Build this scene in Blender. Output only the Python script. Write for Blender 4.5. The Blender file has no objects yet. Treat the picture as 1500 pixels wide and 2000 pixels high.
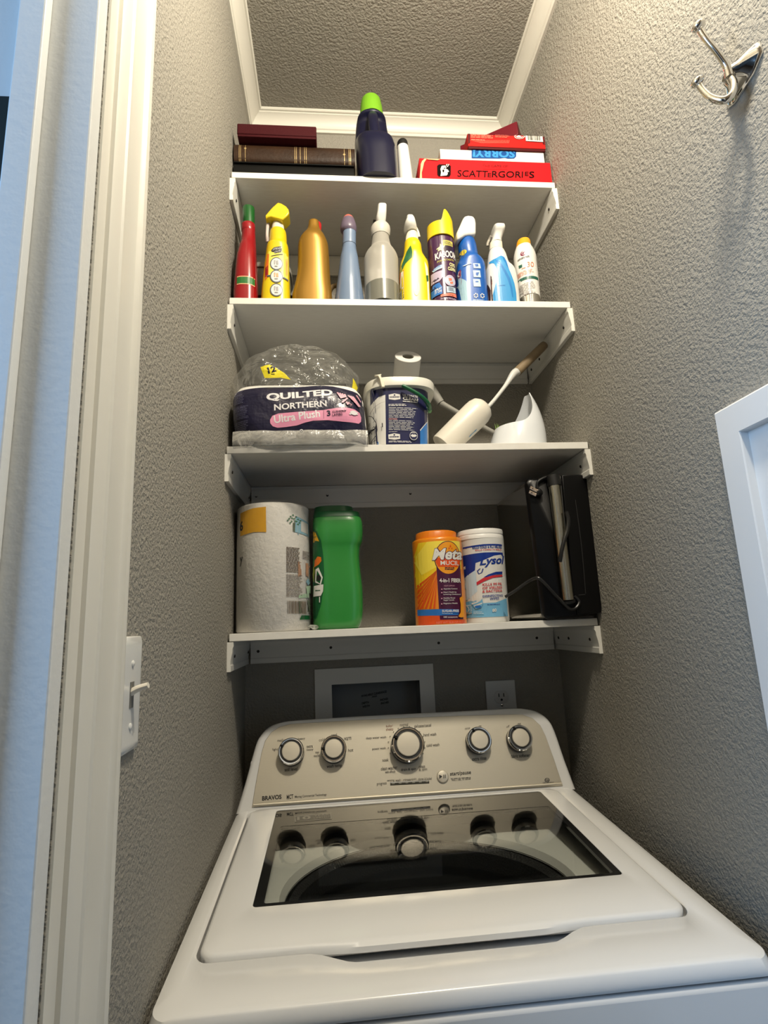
import bpy, bmesh, math, random
from mathutils import Vector, Matrix, Euler
from mathutils.bvhtree import BVHTree
random.seed(7)
scene = bpy.context.scene
COL = scene.collection

# ------------------------------------------------------------------ camera
CAM = Vector((0.2089, -1.3745, 1.295))
ROT = Matrix(((0.99527, 0.09417, 0.02392), (-0.08753, 0.97588, -0.19998), (-0.04218, 0.19694, 0.97951)))
FPX = 1087.36
cd = bpy.data.cameras.new('camera'); cam = bpy.data.objects.new('camera', cd); COL.objects.link(cam)
cd.sensor_fit = 'VERTICAL'; cd.sensor_height = 24.0; cd.lens = FPX / 2000 * 24.0
cd.clip_start = 0.01
m3 = Matrix((ROT.col[0], ROT.col[2], -ROT.col[1])).transposed()
cam.matrix_world = Matrix.Translation(CAM) @ m3.to_4x4()
scene.camera = cam

# ------------------------------------------------------------------ light and exposure
scene.view_settings.view_transform = 'Standard'
scene.view_settings.look = 'None'
scene.view_settings.gamma = 1.0
scene.view_settings.use_curve_mapping = False
scene.view_settings.exposure = 0.0
world = bpy.data.worlds.new('world'); scene.world = world; world.use_nodes = True
world.node_tree.nodes['Background'].inputs[0].default_value = (0.75, 0.85, 1.0, 1)
world.node_tree.nodes['Background'].inputs[1].default_value = 0.0
def area(name, loc, aim, sx, sy, power, col, shape='RECTANGLE'):
    l = bpy.data.lights.new(name, 'AREA'); l.shape = shape; l.size = sx; l.size_y = sy
    l.energy = power; l.color = col
    o = bpy.data.objects.new(name, l); COL.objects.link(o); o.location = loc
    d = Vector(aim) - Vector(loc); o.rotation_euler = d.to_track_quat('-Z', 'Y').to_euler()
    return o
# ceiling lamp of the laundry closet (just ahead of the photographer) and the hall's window by day
pl_ = bpy.data.lights.new('ceiling_lamp', 'POINT'); pl_.energy = 55.0; pl_.color = (1.0, 0.905, 0.745); pl_.shadow_soft_size = 0.06
plo = bpy.data.objects.new('ceiling_lamp', pl_); COL.objects.link(plo); plo.location = (0.50, -1.06, 2.58)
area('hall_daylight', (-1.3, -1.58, 1.8), (0.76, -1.2, 1.3), 0.8, 1.2, 31.0, (0.36, 0.62, 1.0))
scene.cycles.use_denoising = True
scene.cycles.max_bounces = 8
scene.cycles.diffuse_bounces = 2
scene.cycles.sample_clamp_indirect = 4.0
scene.cycles.caustics_reflective = False
scene.cycles.caustics_refractive = False

# ------------------------------------------------------------------ helpers
W = 0.76; H = 2.7406; Y0 = -2.1
def ray(u, v): return ROT @ Vector(((u - 750) / FPX, 1, -(v - 1000) / FPX))
def at(u, v, y):                       # measured photo point -> world point on the plane at depth y
    d = ray(u, v); return CAM + d * ((y - CAM.y) / d.y)
def atx(u, v, x):
    d = ray(u, v); return CAM + d * ((x - CAM.x) / d.x)
def atp(u, v, p0, n):
    d = ray(u, v); return CAM + d * ((Vector(p0) - CAM).dot(n) / d.dot(n))
def crop(x0, y0, s): return lambda x, y: (x0 + x / s, y0 + y / s)
def lin(c):
    c = c / 255.0
    return c / 12.92 if c <= 0.04045 else ((c + 0.055) / 1.055) ** 2.4
def rgb(*c): return (lin(c[0]), lin(c[1]), lin(c[2]), 1)
MATS = {}
def mat(name, c, rough=0.5, metal=0.0, spec=0.5, bump=None, alpha=None, coat=0.0, mottle=None, trans=0.0, aniso=0):
    if name in MATS: return MATS[name]
    m = bpy.data.materials.new(name); m.use_nodes = True; MATS[name] = m
    nt = m.node_tree; b = nt.nodes['Principled BSDF']
    b.inputs['Base Color'].default_value = rgb(*c)
    b.inputs['Roughness'].default_value = rough
    b.inputs['Metallic'].default_value = metal
    b.inputs['Specular IOR Level'].default_value = spec
    b.inputs['Coat Weight'].default_value = coat
    b.inputs['Coat Roughness'].default_value = 0.08
    b.inputs['Transmission Weight'].default_value = trans
    if alpha is not None: b.inputs['Alpha'].default_value = alpha
    tc = nt.nodes.new('ShaderNodeTexCoord')
    if bump:
        sc, det, dist, stren = bump[:4]
        n = nt.nodes.new('ShaderNodeTexNoise'); n.inputs['Scale'].default_value = sc; n.inputs['Detail'].default_value = det
        n.inputs['Roughness'].default_value = 0.55
        mp = nt.nodes.new('ShaderNodeMapping')
        if len(bump) > 4: mp.inputs['Scale'].default_value = bump[4]
        nt.links.new(tc.outputs['Object'], mp.inputs[0]); nt.links.new(mp.outputs[0], n.inputs['Vector'])
        bp = nt.nodes.new('ShaderNodeBump'); bp.inputs['Distance'].default_value = dist; bp.inputs['Strength'].default_value = stren
        nt.links.new(n.outputs['Fac'], bp.inputs['Height']); nt.links.new(bp.outputs[0], b.inputs['Normal'])
    if mottle:
        sc, c2, lo, hi = mottle[:4]
        n2 = nt.nodes.new('ShaderNodeTexNoise'); n2.inputs['Scale'].default_value = sc; n2.inputs['Detail'].default_value = 4
        mp2 = nt.nodes.new('ShaderNodeMapping')
        if len(mottle) > 4: mp2.inputs['Scale'].default_value = mottle[4]
        nt.links.new(tc.outputs['Object'], mp2.inputs[0]); nt.links.new(mp2.outputs[0], n2.inputs['Vector'])
        rp = nt.nodes.new('ShaderNodeValToRGB'); rp.color_ramp.elements[0].position = lo; rp.color_ramp.elements[1].position = hi
        rp.color_ramp.elements[0].color = rgb(*c); rp.color_ramp.elements[1].color = rgb(*c2)
        nt.links.new(n2.outputs['Fac'], rp.inputs[0]); nt.links.new(rp.outputs[0], b.inputs['Base Color'])
    return m
def film(name, tint, gloss_rough, fac, bump=None, clear=(1, 1, 1), edge=0.7, shine=0.0):
    """clear or half-clear sheet: transparent mixed with a glossy or plastic surface"""
    if name in MATS: return MATS[name]
    m = bpy.data.materials.new(name); m.use_nodes = True; MATS[name] = m
    nt = m.node_tree; b = nt.nodes['Principled BSDF']; out = nt.nodes['Material Output']
    b.inputs['Base Color'].default_value = rgb(*tint); b.inputs['Roughness'].default_value = gloss_rough; b.inputs['Metallic'].default_value = shine
    t = nt.nodes.new('ShaderNodeBsdfTransparent'); t.inputs[0].default_value = (*clear, 1)
    mx = nt.nodes.new('ShaderNodeMixShader')
    lw = nt.nodes.new('ShaderNodeLayerWeight'); lw.inputs[0].default_value = 0.35
    ad = nt.nodes.new('ShaderNodeMath'); ad.operation = 'MULTIPLY_ADD'; ad.use_clamp = True
    ad.inputs[1].default_value = edge; ad.inputs[2].default_value = fac
    nt.links.new(lw.outputs['Fresnel'], ad.inputs[0]); nt.links.new(ad.outputs[0], mx.inputs[0])
    nt.links.new(t.outputs[0], mx.inputs[1]); nt.links.new(b.outputs[0], mx.inputs[2]); nt.links.new(mx.outputs[0], out.inputs[0])
    if bump:
        tc = nt.nodes.new('ShaderNodeTexCoord'); n = nt.nodes.new('ShaderNodeTexNoise')
        n.inputs['Scale'].default_value = bump[0]; n.inputs['Detail'].default_value = 3; n.inputs['Distortion'].default_value = 1.2
        nt.links.new(tc.outputs['Object'], n.inputs['Vector'])
        bp = nt.nodes.new('ShaderNodeBump'); bp.inputs['Distance'].default_value = bump[1]; bp.inputs['Strength'].default_value = 1
        nt.links.new(n.outputs['Fac'], bp.inputs['Height']); nt.links.new(bp.outputs[0], b.inputs['Normal'])
        nt.links.new(bp.outputs[0], lw.inputs['Normal'])
    return m

def thing(name, label, cat, loc, group=None):
    o = bpy.data.objects.new(name, None); COL.objects.link(o); o.location = loc
    o.empty_display_size = 0.02
    o['label'] = label; o['category'] = cat
    if group: o['group'] = group
    return o
def finish(bm, name, mats, parent=None, smooth=35, bevel=0, seg=2, kind=None, label=None, cat=None, weld=True):
    if weld: bmesh.ops.remove_doubles(bm, verts=bm.verts, dist=1e-6)
    me = bpy.data.meshes.new(name); bm.to_mesh(me); bm.free()
    o = bpy.data.objects.new(name, me); COL.objects.link(o)
    for m in (mats if isinstance(mats, (list, tuple)) else [mats]): me.materials.append(m)
    if smooth:
        for p in me.polygons: p.use_smooth = True
        me.set_sharp_from_angle(angle=math.radians(smooth))
    if bevel:
        md = o.modifiers.new('bevel', 'BEVEL'); md.width = bevel; md.segments = seg; md.limit_method = 'ANGLE'
        md.angle_limit = math.radians(40); md.harden_normals = False
    if parent:
        o.parent = parent
        if parent.type == 'EMPTY': o.matrix_parent_inverse = Matrix.Translation(-parent.location)
    if kind: o['kind'] = kind
    if label: o['label'] = label
    if cat: o['category'] = cat
    return o
def add_box(bm, x0, x1, y0, y1, z0, z1, mi=0, M=None):
    vs = [bm.verts.new(Vector(p) if M is None else M @ Vector(p)) for p in
          ((x0, y0, z0), (x1, y0, z0), (x1, y1, z0), (x0, y1, z0), (x0, y0, z1), (x1, y0, z1), (x1, y1, z1), (x0, y1, z1))]
    for f in ((3, 2, 1, 0), (4, 5, 6, 7), (0, 1, 5, 4), (1, 2, 6, 5), (2, 3, 7, 6), (3, 0, 4, 7)):
        bm.faces.new([vs[i] for i in f]).material_index = mi
def box(name, m, parent, x0, x1, y0, y1, z0, z1, bevel=0, seg=2, M=None, **k):
    bm = bmesh.new(); add_box(bm, x0, x1, y0, y1, z0, z1, 0, M); return finish(bm, name, m, parent, bevel=bevel, seg=seg, **k)
def bridge(bm, rings, cap0=True, cap1=True, mi=0):
    vr = [[bm.verts.new(p) for p in r] for r in rings]; n = len(vr[0])
    for a, b in zip(vr, vr[1:]):
        for i in range(n):
            j = (i + 1) % n
            bm.faces.new((a[i], a[j], b[j], b[i])).material_index = mi
    if cap0: bm.faces.new(list(reversed(vr[0]))).material_index = mi
    if cap1: bm.faces.new(vr[-1]).material_index = mi
    return vr
def frame_of(d):
    d = Vector(d).normalized(); a = Vector((0, 0, 1)) if abs(d.z) < 0.9 else Vector((0, 1, 0))
    e = d.cross(a).normalized(); return e, e.cross(d).normalized(), d
def lathe(bm, base, axis, prof, n=32, mi=0, cap=True):
    e, f, d = frame_of(axis); base = Vector(base)
    rings = [[base + d * h + (e * math.cos(2 * math.pi * i / n) - f * math.sin(2 * math.pi * i / n)) * max(r, 1e-5) * -1 for i in range(n)] for r, h in prof]
    bridge(bm, [list(reversed(r)) for r in rings], cap, cap, mi)
def catmull(pts, k):
    pts = [Vector(p) for p in pts]; out = []
    for i in range(len(pts) - 1):
        p0 = pts[max(i - 1, 0)]; p1 = pts[i]; p2 = pts[i + 1]; p3 = pts[min(i + 2, len(pts) - 1)]
        for j in range(k):
            t = j / k
            out.append(0.5 * ((2 * p1) + (p2 - p0) * t + (2 * p0 - 5 * p1 + 4 * p2 - p3) * t * t + (-p0 + 3 * p1 - 3 * p2 + p3) * t ** 3))
    out.append(pts[-1]); return out
def tube(bm, pts, rad, k=6, n=10, mi=0, flat=1.0, flataxis=None):
    P = catmull(pts, k) if k > 1 else [Vector(p) for p in pts]
    if not isinstance(rad, (list, tuple)): rad = [rad] * len(pts)
    R = [x.x for x in catmull([Vector((r, 0, 0)) for r in rad], k)] if k > 1 else list(rad)
    e = None; rings = []
    for i, p in enumerate(P):
        d = (P[min(i + 1, len(P) - 1)] - P[max(i - 1, 0)]).normalized()
        if e is None: e = frame_of(d)[0] if flataxis is None else Vector(flataxis)
        e = (e - d * e.dot(d)).normalized(); f = d.cross(e)
        rings.append([p + (e * math.cos(2 * math.pi * j / n) + f * math.sin(2 * math.pi * j / n) * flat) * R[i] for j in range(n)])
    bridge(bm, rings, True, True, mi)
def sup(x0, x1, y0, y1, z, ex, n):
    cx, cy, rx, ry = (x0 + x1) / 2, (y0 + y1) / 2, (x1 - x0) / 2, (y1 - y0) / 2; out = []
    for i in range(n):
        a = 2 * math.pi * i / n; c, s = math.cos(a), math.sin(a)
        out.append(Vector((cx + rx * math.copysign(abs(c) ** (2 / ex), c), cy + ry * math.copysign(abs(s) ** (2 / ex), s), z)))
    return out
def loft(bm, secs, n=48, ex=2.0, k=1, mi=0):
    """secs: (z, x0, x1, y0, y1[, exponent]) from bottom to top"""
    S = [Vector((*s[:5], s[5] if len(s) > 5 else ex)) if False else tuple(s[:5]) + ((s[5] if len(s) > 5 else ex),) for s in secs]
    if k > 1:
        P = []
        for i in range(len(S) - 1):
            a0, a1, a2, a3 = S[max(i - 1, 0)], S[i], S[i + 1], S[min(i + 2, len(S) - 1)]
            for j in range(k):
                t = j / k
                P.append(tuple(0.5 * (2 * q + (r - p) * t + (2 * p - 5 * q + 4 * r - s) * t * t + (-p + 3 * q - 3 * r + s) * t ** 3) if c else q + (r - q) * t
                               for c, (p, q, r, s) in enumerate(zip(a0, a1, a2, a3))))
        P.append(S[-1]); S = P
    bridge(bm, [sup(s[1], s[2], s[3], s[4], s[0], max(s[5], 1.6), n) for s in S], True, True, mi)
def psecs(rows, yc, zbase=None, depth=1.0, ex=2.0):
    """silhouette rows (v, uL, uR[, depth ratio[, exponent[, y shift]]]) measured on the photo, top to bottom -> loft sections"""
    out = []
    for r in rows:
        v, ul, ur = r[:3]; dr = r[3] if len(r) > 3 else depth; e = r[4] if len(r) > 4 else ex; ys = r[5] if len(r) > 5 else 0
        a, b = at(ul, v, yc), at(ur, v, yc); hw = (b.x - a.x) / 2 * dr
        out.append([(a.z + b.z) / 2, a.x, b.x, yc + ys - hw, yc + ys + hw, e])
    out.reverse()
    if zbase is not None:
        b = list(out[0]); b[0] = zbase
        out = [b] + [s for s in out if s[0] > zbase + 0.004]
    return out
def poly_prism_y(bm, px, ym, y0, y1, mi=0):
    P = [at(u, v, ym) for u, v in px]
    if sum((P[i].x * P[(i + 1) % len(P)].z - P[(i + 1) % len(P)].x * P[i].z) for i in range(len(P))) < 0: P.reverse()
    a = [Vector((p.x, y0, p.z)) for p in P]; b = [Vector((p.x, y1, p.z)) for p in P]
    bridge(bm, [b, a], True, True, mi)
TEXT_CACHE = {}
def text_mesh(s, bold, sub=0):
    key = (s, bold)
    c = bpy.data.curves.new('t', 'FONT'); c.body = s; c.size = 1; c.offset = bold; c.resolution_u = 3
    o = bpy.data.objects.new('t', c); me = bpy.data.meshes.new_from_object(o)
    bm = bmesh.new(); bm.from_mesh(me); bpy.data.objects.remove(o); bpy.data.curves.remove(c); bpy.data.meshes.remove(me)
    return bm
class Print:
    """printing laid on a surface: 2D shapes in the label's own plane, pressed onto the body"""
    def __init__(self, surf, px, step=0.006, off=0.0003, grow=0.00012, T=None):
        self.surf, self.px, self.step, self.off, self.grow = surf, px, step, off, grow
        self.T = T or (lambda x, y: (x, y)); self.bm = bmesh.new(); self.mats = []
    def p(self, q): return Vector(self.px(*self.T(*q))).to_2d() if not isinstance(q, Vector) else q
    def mi(self, m):
        if m not in self.mats: self.mats.append(m)
        return self.mats.index(m)
    def _add(self, b, m):
        if self.step:
            for ax in (0, 1):
                if not b.verts: return
                lo = min(v.co[ax] for v in b.verts); hi = max(v.co[ax] for v in b.verts)
                kx = int((hi - lo) / self.step) + 1
                for i in range(1, kx):
                    pl = Vector((0, 0, 0)); pl[ax] = lo + (hi - lo) * i / kx; nn = Vector((0, 0, 0)); nn[ax] = 1
                    bmesh.ops.bisect_plane(b, geom=b.verts[:] + b.edges[:] + b.faces[:], plane_co=pl, plane_no=nn, dist=1e-7)
        i = self.mi(m); vm = {}
        for v in b.verts:
            r = self.surf(v.co.x, v.co.y); vm[v] = self.bm.verts.new(r[0] + r[1] * self.off)
        for f in b.faces:
            try: self.bm.faces.new([vm[v] for v in f.verts]).material_index = i
            except ValueError: pass
        b.free(); self.off += self.grow
    def poly(self, pts, m):
        b = bmesh.new(); P = [self.p(q) for q in pts]
        A = sum(P[i].x * P[(i + 1) % len(P)].y - P[(i + 1) % len(P)].x * P[i].y for i in range(len(P)))
        if A < 0: P.reverse()
        f = b.faces.new([b.verts.new((q.x, q.y, 0)) for q in P]); f.normal_update(); bmesh.ops.triangulate(b, faces=[f], ngon_method='EAR_CLIP'); self._add(b, m)
    def polys(self, lst, m):
        b = bmesh.new()
        for pts in lst:
            P = [self.p(q) for q in pts]
            A = sum(P[i].x * P[(i + 1) % len(P)].y - P[(i + 1) % len(P)].x * P[i].y for i in range(len(P)))
            if A < 0: P.reverse()
            f = b.faces.new([b.verts.new((q.x, q.y, 0)) for q in P])
            f.normal_update()
            if len(P) > 4: bmesh.ops.triangulate(b, faces=[f], ngon_method='EAR_CLIP')
        self._add(b, m)
    def rect(self, x0, y0, x1, y1, m): self.poly([(x0, y0), (x1, y0), (x1, y1), (x0, y1)], m)
    def ell(self, cx, cy, rx, ry, m, n=28): self.poly([(cx + rx * math.cos(2 * math.pi * i / n), cy + ry * math.sin(2 * math.pi * i / n)) for i in range(n)], m)
    def text(self, s, bl, br, tl, m, bold=0.012):
        b = text_mesh(s, bold)
        if not b.verts: b.free(); return
        xs = [v.co.x for v in b.verts]; ys = [v.co.y for v in b.verts]; x0, x1, y0, y1 = min(xs), max(xs), min(ys), max(ys)
        P, Q, R = self.p(bl), self.p(br), self.p(tl)
        for v in b.verts:
            q = P + (Q - P) * ((v.co.x - x0) / (x1 - x0)) + (R - P) * ((v.co.y - y0) / (y1 - y0)); v.co = (q.x, q.y, 0)
        if (Q - P).cross(R - P) < 0: bmesh.ops.reverse_faces(b, faces=b.faces[:])
        self._add(b, m)
    def lines(self, x0, y0, x1, y1, n, m, fill=0.45, slope=0.0, ragged=0.25):
        """rows of print too small to read, as dashes"""
        h = (y1 - y0) / n; L = []
        for i in range(n):
            y = y0 + h * i; x = x0; end = x1 - (x1 - x0) * ragged * random.random()
            while x < end:
                w = min((x1 - x0) * random.uniform(0.10, 0.26), end - x)
                d = slope * (x - x0); d2 = slope * (x + w - x0)
                L.append([(x, y + d), (x + w, y + d2), (x + w, y + h * fill + d2), (x, y + h * fill + d)]); x += w + (x1 - x0) * 0.03
        self.polys(L, m)
    def bars(self, x0, y0, x1, y1, m, n=22):
        L = []; x = x0
        while x < x1:
            w = (x1 - x0) / n * random.choice((0.5, 0.8, 1.2)); L.append([(x, y0), (min(x + w, x1), y0), (min(x + w, x1), y1), (x, y1)])
            x += w + (x1 - x0) / n * random.choice((0.4, 0.7, 1.0))
        self.polys(L, m)
    def build(self, name, parent):
        if 'Bevel' in name: pass
        return finish(self.bm, name, self.mats, parent, smooth=0, weld=False)
def press(bm, ybase):
    """a surface map: (x, z) pressed straight back (+y) onto the body; the photo is measured on the plane y = ybase"""
    bmesh.ops.recalc_face_normals(bm, faces=bm.faces); bm.normal_update(); bvh = BVHTree.FromBMesh(bm)
    def f(x, z):
        h = bvh.ray_cast(Vector((x, -1.2, z)), Vector((0, 1, 0)))
        if h[0] is None:
            h = bvh.find_nearest(Vector((x, ybase, z)))
        n = h[1]
        return h[0], n
    return f, (lambda u, v: (lambda q: (q.x, q.z))(at(u, v, ybase)))
def plane_map(p0, ex, ey):
    ex = Vector(ex).normalized(); ey = Vector(ey).normalized(); n = ex.cross(ey).normalized(); p0 = Vector(p0)
    def px(u, v):
        q = atp(u, v, p0, n) - p0; return (q.dot(ex), q.dot(ey))
    return (lambda a, b: (p0 + ex * a + ey * b, n)), px

# ------------------------------------------------------------------ materials
wallm = mat('greige_orange_peel_paint', (152, 148, 138), 0.75, spec=0.25, bump=(190, 2.0, 0.0034, 1.0))
ceilm = mat('ceiling_paint', (152, 148, 138), 0.8, spec=0.2, bump=(180, 2.0, 0.0034, 1.0))
trimm = mat('cream_trim_paint', (224, 221, 210), 0.4, bump=(60, 2, 0.0006, 0.4))
shelfm = mat('white_melamine', (240, 238, 231), 0.38, mottle=(40, (234, 231, 223), 0.35, 0.75, (1, 8, 1)))
cleatm = mat('white_cleat_paint', (232, 230, 222), 0.35)
holem = mat('screw_dark', (52, 48, 44), 0.5, metal=0.6)
whitepl = mat('white_plastic', (226, 225, 220), 0.3)
enamel = mat('white_enamel', (236, 236, 234), 0.22, coat=0.3)
black = mat('black_plastic', (14, 14, 14), 0.25)
chrome = mat('polished_chrome', (225, 222, 216), 0.08, metal=1.0)
steel = mat('brushed_steel', (190, 186, 176), 0.34, metal=1.0, bump=(40, 3, 0.0003, 0.5, (1, 40, 40)))

# ------------------------------------------------------------------ the room
def struct(o): o['kind'] = 'structure'; return o
T = 0.115
def walls(name, boxes, m):
    bm = bmesh.new()
    for b in boxes: add_box(bm, *b)
    return struct(finish(bm, name, m, smooth=0, weld=False))
DY1, DY0, DZ = -0.928, -1.72, 2.05
walls('wall_left', [(-T, 0, -0.909, 0, 0, H), (-T, 0, DY0 - .019, -0.909, DZ + .019, H), (-T, 0, Y0, DY0 - .019, 0, H)], wallm)
walls('wall_right', [(W, W + T, Y0, 0.12, 0, H)], wallm)
# the back wall is open where the washer's supply box is let into it
BX0, BX1, BZ0, BZ1 = 0.196, 0.413, 1.012, 1.164
walls('wall_back', [(-T, BX0, 0, 0.1, 0, H), (BX1, W, 0, 0.1, 0, H), (BX0, BX1, 0, 0.1, 0, BZ0), (BX0, BX1, 0, 0.1, BZ1, H)], wallm)
walls('wall_front', [(-T, W + T, Y0 - T, Y0, 0, H)], mat('bounce_absorbing_dark', (96, 86, 74), .6))  # unseen wall, coloured dark to soak up bounced light
floorm = mat('floor_vinyl', (84, 70, 56), 0.5)  # unseen floor, also kept dark so less light bounces back
walls('floor', [(-2.2, W + T, Y0 - T - .5, 0.1, -0.05, 0)], floorm)
walls('ceiling', [(-2.2, W + T, Y0 - T - .5, 0.1, H, H + 0.05)], ceilm)
hallm = mat('hall_paint', (170, 172, 174), 0.7)
walls('wall_hall', [(-2.2, -2.1, Y0 - .6, 0.1, 0, H), (-2.2, -T, -0.30, -0.2, 0, H), (-2.2, -T, Y0 - .6, Y0 - .5, 0, H)], hallm)

# crown moulding: one profile run along three walls, mitred at the corners
prof = [(0, -.0455), (.0065, -.0455), (.0075, -.041), (.0075, -.038), (.0105, -.036), (.0115, -.031), (.015, -.024), (.021, -.0165), (.028, -.0115), (.0325, -.0095), (.0325, -.0065), (.0375, -.006), (.0399, -.0035), (.0399, 0)]
def crown(name, f):
    bm = bmesh.new(); a = [f(d, z, 0) for d, z in prof]; b = [f(d, z, 1) for d, z in prof]
    va = [bm.verts.new(p) for p in a + [f(0, 0, 0)]]; vb = [bm.verts.new(p) for p in b + [f(0, 0, 1)]]
    for i in range(len(va)): bm.faces.new((va[i], va[(i + 1) % len(va)], vb[(i + 1) % len(va)], vb[i]))
    bm.faces.new(va); bm.faces.new(vb); bmesh.ops.recalc_face_normals(bm, faces=bm.faces)
    return struct(finish(bm, name, trimm, smooth=25))
crown('trim_1', lambda d, z, t: (d, -d if t else Y0, H + z))
crown('trim_2', lambda d, z, t: (W - d if t else d, -d, H + z))
crown('trim_3', lambda d, z, t: (W - d, -d if t else Y0, H + z))
# door casing beside the photographer: moulded face, then the jamb with its stop
cas = [(-.825, 0), (-.825, .0165), (-.829, .0175), (-.834, .0165), (-.836, .0135), (-.838, .0120), (-.862, .0105), (-.865, .0110), (-.868, .0125), (-.874, .0125), (-.876, .0105), (-.880, .0095), (-.888, .0075), (-.8905, .0060), (-.891, .0022), (-.9085, .0022), (-.9085, 0)]
bm = bmesh.new()
zt = DZ + .06
bridge(bm, [[Vector((x, y, 0)) for y, x in cas], [Vector((x, y, zt)) for y, x in cas]])
bmesh.ops.recalc_face_normals(bm, faces=bm.faces)
struct(finish(bm, 'trim_4', trimm, smooth=25))
jambm = mat('jamb_paint', (222, 224, 222), 0.4, bump=(140, 2, 0.0005, 0.5))
bm = bmesh.new()
add_box(bm, -T - .002, -0.0005, -0.928, -0.909, 0, DZ); add_box(bm, -.0655, -.042, -0.940, -0.928, 0, DZ)
add_box(bm, -T - .002, -0.0005, DY0 - .019, DY0, 0, DZ); add_box(bm, -T - .002, -0.0005, DY0 - .019, -.909, DZ, DZ + .019)
struct(finish(bm, 'trim_5', jambm, smooth=0, bevel=0.0015, weld=False))
bm = bmesh.new(); add_box(bm, 0, .015, -1.80, DY0 - .01, 0, zt); add_box(bm, 0, .015, -1.80, -.8255, zt, zt + .058)
struct(finish(bm, 'trim_6', trimm, smooth=0, bevel=0.002, weld=False))
t = thing('door_hinge', 'dark metal hinge leaf let into the door jamb at far left', 'hinge', (-.10, -.928, 1.69))
bronze = mat('dark_bronze', (58, 66, 66), 0.4, metal=0.7)
box('leaf', bronze, t, -.113, -.0672, -.9295, -.928, 1.688, 1.776, bevel=0.0005)
bm = bmesh.new(); lathe(bm, (-.117, -.931, 1.688), (0, 0, 1), [(.004, 0), (.004, .088)], 12); finish(bm, 'knuckle', bronze, t)
# baseboards of the closet
for nm, b in (('baseboard_left', (0, .012, -.824, -.001, 0, .09)), ('baseboard_right', (W - .012, W, Y0, -.001, 0, .09)), ('baseboard_back', (.012, W - .012, -.012, 0, 0, .09))):
    struct(box(nm, trimm, None, *b, bevel=.002))
# ceiling lamp over the photographer's head: opal dome on a base
t = thing('ceiling_light', 'round flush ceiling light overhead just in front of the camera', 'ceiling light', (0.5, -1.06, H))
bm = bmesh.new(); lathe(bm, (0.5, -1.06, H), (0, 0, -1), [(.13, 0), (.13, .02), (.12, .03), (.11, .03), (.11, .02)], 40); finish(bm, 'lamp_base', chrome, t)

# ------------------------------------------------------------------ shelves with their wall cleats
SZ = [2.3063, 1.9897, 1.6568, 1.2885]; SD = [.2745, .2799, .2841, .2348]; TH = .0148; HC = .0562; EX = .0038
cprof = [(0, 0), (.0120, 0), (.0125, -.008), (.0105, -.0125), (.0105, -.018), (.0080, -.030), (.0066, -.040), (.0066, -.043), (.0078, -.045), (.0078, -HC + .001), (.0070, -HC), (0, -HC)]
ranks = ['top', 'second', 'third', 'bottom']
what = ['carrying books and board games', 'carrying a row of cleaning bottles', 'carrying the toilet paper pack', 'just above the washer']
screws = {0: [(0.30, .62)], 1: [(.23, .45), (.40, .45)], 2: [(.0245, .4), (.20, .42), (.41, .42)], 3: [(.03, .5), (.20, .48), (.46, .5), (.705, .48)]}
for i, (z, d) in enumerate(zip(SZ, SD)):
    t = thing('wall_shelf', 'white %s shelf of four, %s' % (ranks[i], what[i]), 'shelf', (W / 2, 0, z - TH))
    box('board', shelfm, t, EX, W - EX, -d, -.0005, z - TH, z, bevel=.0008)
    zc = z - TH - .0012
    def run(nm, f0, f1):
        bm = bmesh.new(); bridge(bm, [[Vector(f0(a, b)) for a, b in cprof], [Vector(f1(a, b)) for a, b in cprof]])
        bmesh.ops.recalc_face_normals(bm, faces=bm.faces); return finish(bm, nm, cleatm, t, smooth=25)
    def screw(par, p, n):
        bm = bmesh.new(); lathe(bm, Vector(p) - Vector(n) * .004, n, [(.0032, 0), (.0034, .0045), (.0028, .0055), (.0015, .0050)], 12); finish(bm, 'screw', holem, par)
    c = run('side_cleat', lambda a, b: (a, -d - .0005, zc + b), lambda a, b: (a, -.0005, zc + b))
    for yy in (-d + .035, -.02): screw(c, (.0085, yy, zc - .028), (1, 0, 0))
    c = run('side_cleat', lambda a, b: (W - a, -d - .0005, zc + b), lambda a, b: (W - a, -.0005, zc + b))
    for yy in (-d + .035, -.09, -.03): screw(c, (W - .0085, yy, zc - .028), (-1, 0, 0))
    c = run('back_cleat', lambda a, b: (.0126, -a * .9, zc + b), lambda a, b: (W - .0126, -a * .9, zc + b))
    for xx, k in screws[i]: screw(c, (xx, -.0074, zc - HC * k), (0, -1, 0))

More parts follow.
